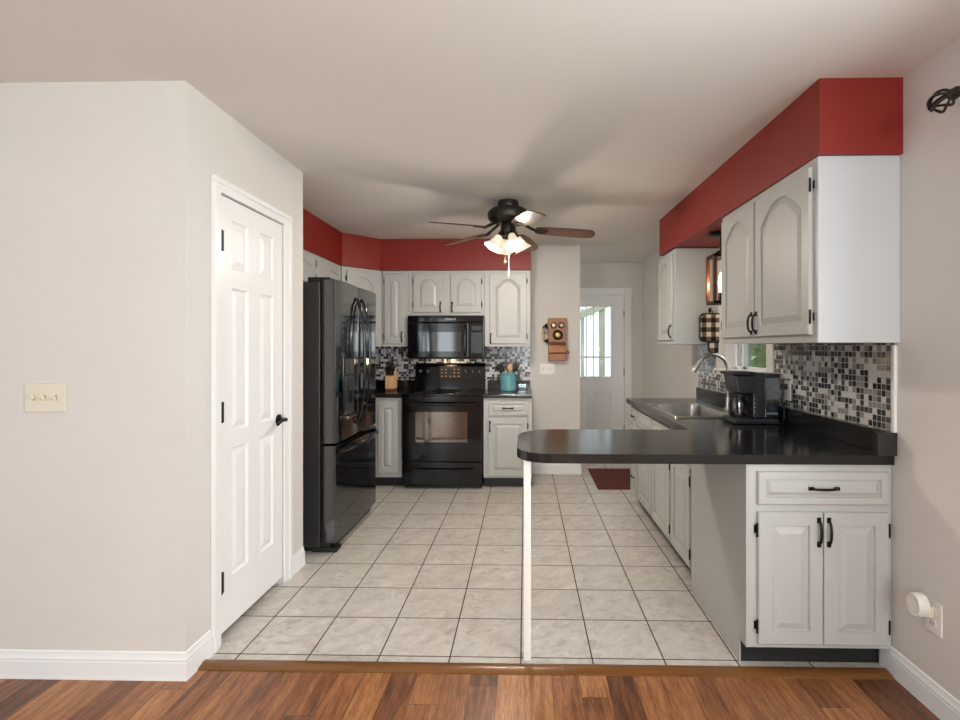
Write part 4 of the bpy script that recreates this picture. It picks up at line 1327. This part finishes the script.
# ---------------------------------------------------------------- curtain rod at the living-room window
cr = thing('curtain_rod', 'dark bronze curtain rod with a leafy cage finial on the right wall', 'curtain rod', (1.435, 1.2, 2.215))
MB().cyl((0, -1.9, 0), (0, 0.492, 0), 0.0115, 14).build('rod', 'bronze', cr)
for y in (0.25, -1.8):
    MB().box(0.078, 0.0895, y - 0.018, y + 0.018, -0.045, 0.045, 0.003).tube([(0.080, y, -0.01), (0.03, y, -0.018), (0.0, y, -0.0135)], 0.007, 8).build('bracket', 'bronze', cr)
fi = MB().lathe([(0, 0.0), (0.015, 0.002), (0.019, 0.010), (0.014, 0.018), (0.020, 0.026), (0.017, 0.036), (0.010, 0.042), (0, 0.043)], seg=16, mtx=Matrix.Translation((0, 0.490, 0)) @ Matrix.Rotation(R(-90), 4, 'X')).build('finial_collar', 'bronze', cr)
for k in range(6):
    a = 2 * PI * k / 6 + 0.3
    pts, rr = [], []
    for j in range(11):
        s = j / 10
        r_ = 0.036 * math.sin(PI * (0.10 + 0.86 * s)) ** 0.9
        pts.append((r_ * math.cos(a + 0.9 * s), 0.528 + 0.082 * s, r_ * math.sin(a + 0.9 * s)))
        rr.append(0.0042 + 0.001 * math.sin(PI * s))
    MB().tube(pts, rr, 6).build('scroll', 'bronze', fi)
MB().ball((0, 0.612, 0), 0.010, seg=10).build('finial_tip', 'bronze', fi)

# ---------------------------------------------------------------- outside the windows
lw = MB().box(-12, 20, 6.8, 30, -0.75, -0.6).box(1.9, 20, -6, 6.8, -0.75, -0.6).build('lawn', 'lawn', smooth=0)
tag(lw, 'green lawn outside the windows', 'lawn', kind='structure')


def tree(label, x, y, h, r, n, seed):
    rnd = random.Random(seed)
    t = thing('tree', label, 'tree', (x, y, -0.6))
    MB().tube([(0, 0, 0), (0.03, 0.02, h * 0.35), (0.0, 0.0, h * 0.7)], [0.10, 0.08, 0.05], 8).build('trunk', 'bark', t)
    b = bmesh.new()
    for _ in range(n):
        while True:
            q = Vector((rnd.uniform(-1, 1), rnd.uniform(-1, 1), rnd.uniform(-1, 1)))
            if 0.25 < q.length < 1:
                break
        c_ = Vector((q.x * r, q.y * r, h * 0.55 + q.z * h * 0.48))
        m = Matrix.Translation(c_) @ Matrix.Rotation(rnd.uniform(0, 6.28), 4, 'Z') @ Matrix.Rotation(rnd.uniform(-1, 1), 4, 'X')
        s = rnd.uniform(0.06, 0.12)
        b.faces.new([b.verts.new(m @ Vector(v)) for v in ((-s * 0.5, 0, 0), (0, -s, 0), (s * 0.5, 0, 0), (0, s, 0))])
    mb = MB()
    mb._merge(b)
    mb.build('foliage', 'leaf', t, smooth=0)
tree('green leafy tree filling the sink window view', 4.3, 8.6, 4.6, 2.0, 14000, 1)
tree('second leafy tree further back outside the sink window', 6.9, 13.0, 5.4, 2.4, 9000, 2)

po = thing('porch', 'grey-green porch frame of posts and a sloping beam outside the exit door', 'porch', (1.0, 8.6, -0.6))
MB().box(-1.2, 1.2, -1.7, 0.5, 0.0, 0.55, 0.01).build('deck', 'porch', po, smooth=0)
for x, m_, hw in ((-0.02, 'porch', 0.025), (0.15, 'trim', 0.035), (0.31, 'porch', 0.045), (0.75, 'porch', 0.045)):
    MB().box(x - hw, x + hw, -0.04, 0.04, 0.55, 2.62 + 0.42 * x, 0.004).build('post', m_, po)
MB().prism([(-1.1, 2.00), (1.1, 2.94), (1.1, 3.06), (-1.1, 2.12)], -0.05, 0.05, mtx=Matrix(((1, 0, 0, 0), (0, 0, 1, 0), (0, 1, 0, 0), (0, 0, 0, 1)))).build('sloping_beam', 'porch', po, smooth=0)
MB().box(-1.0, 0.9, -0.02, 0.02, 1.40, 1.45, 0.003).build('rail', 'porch', po)
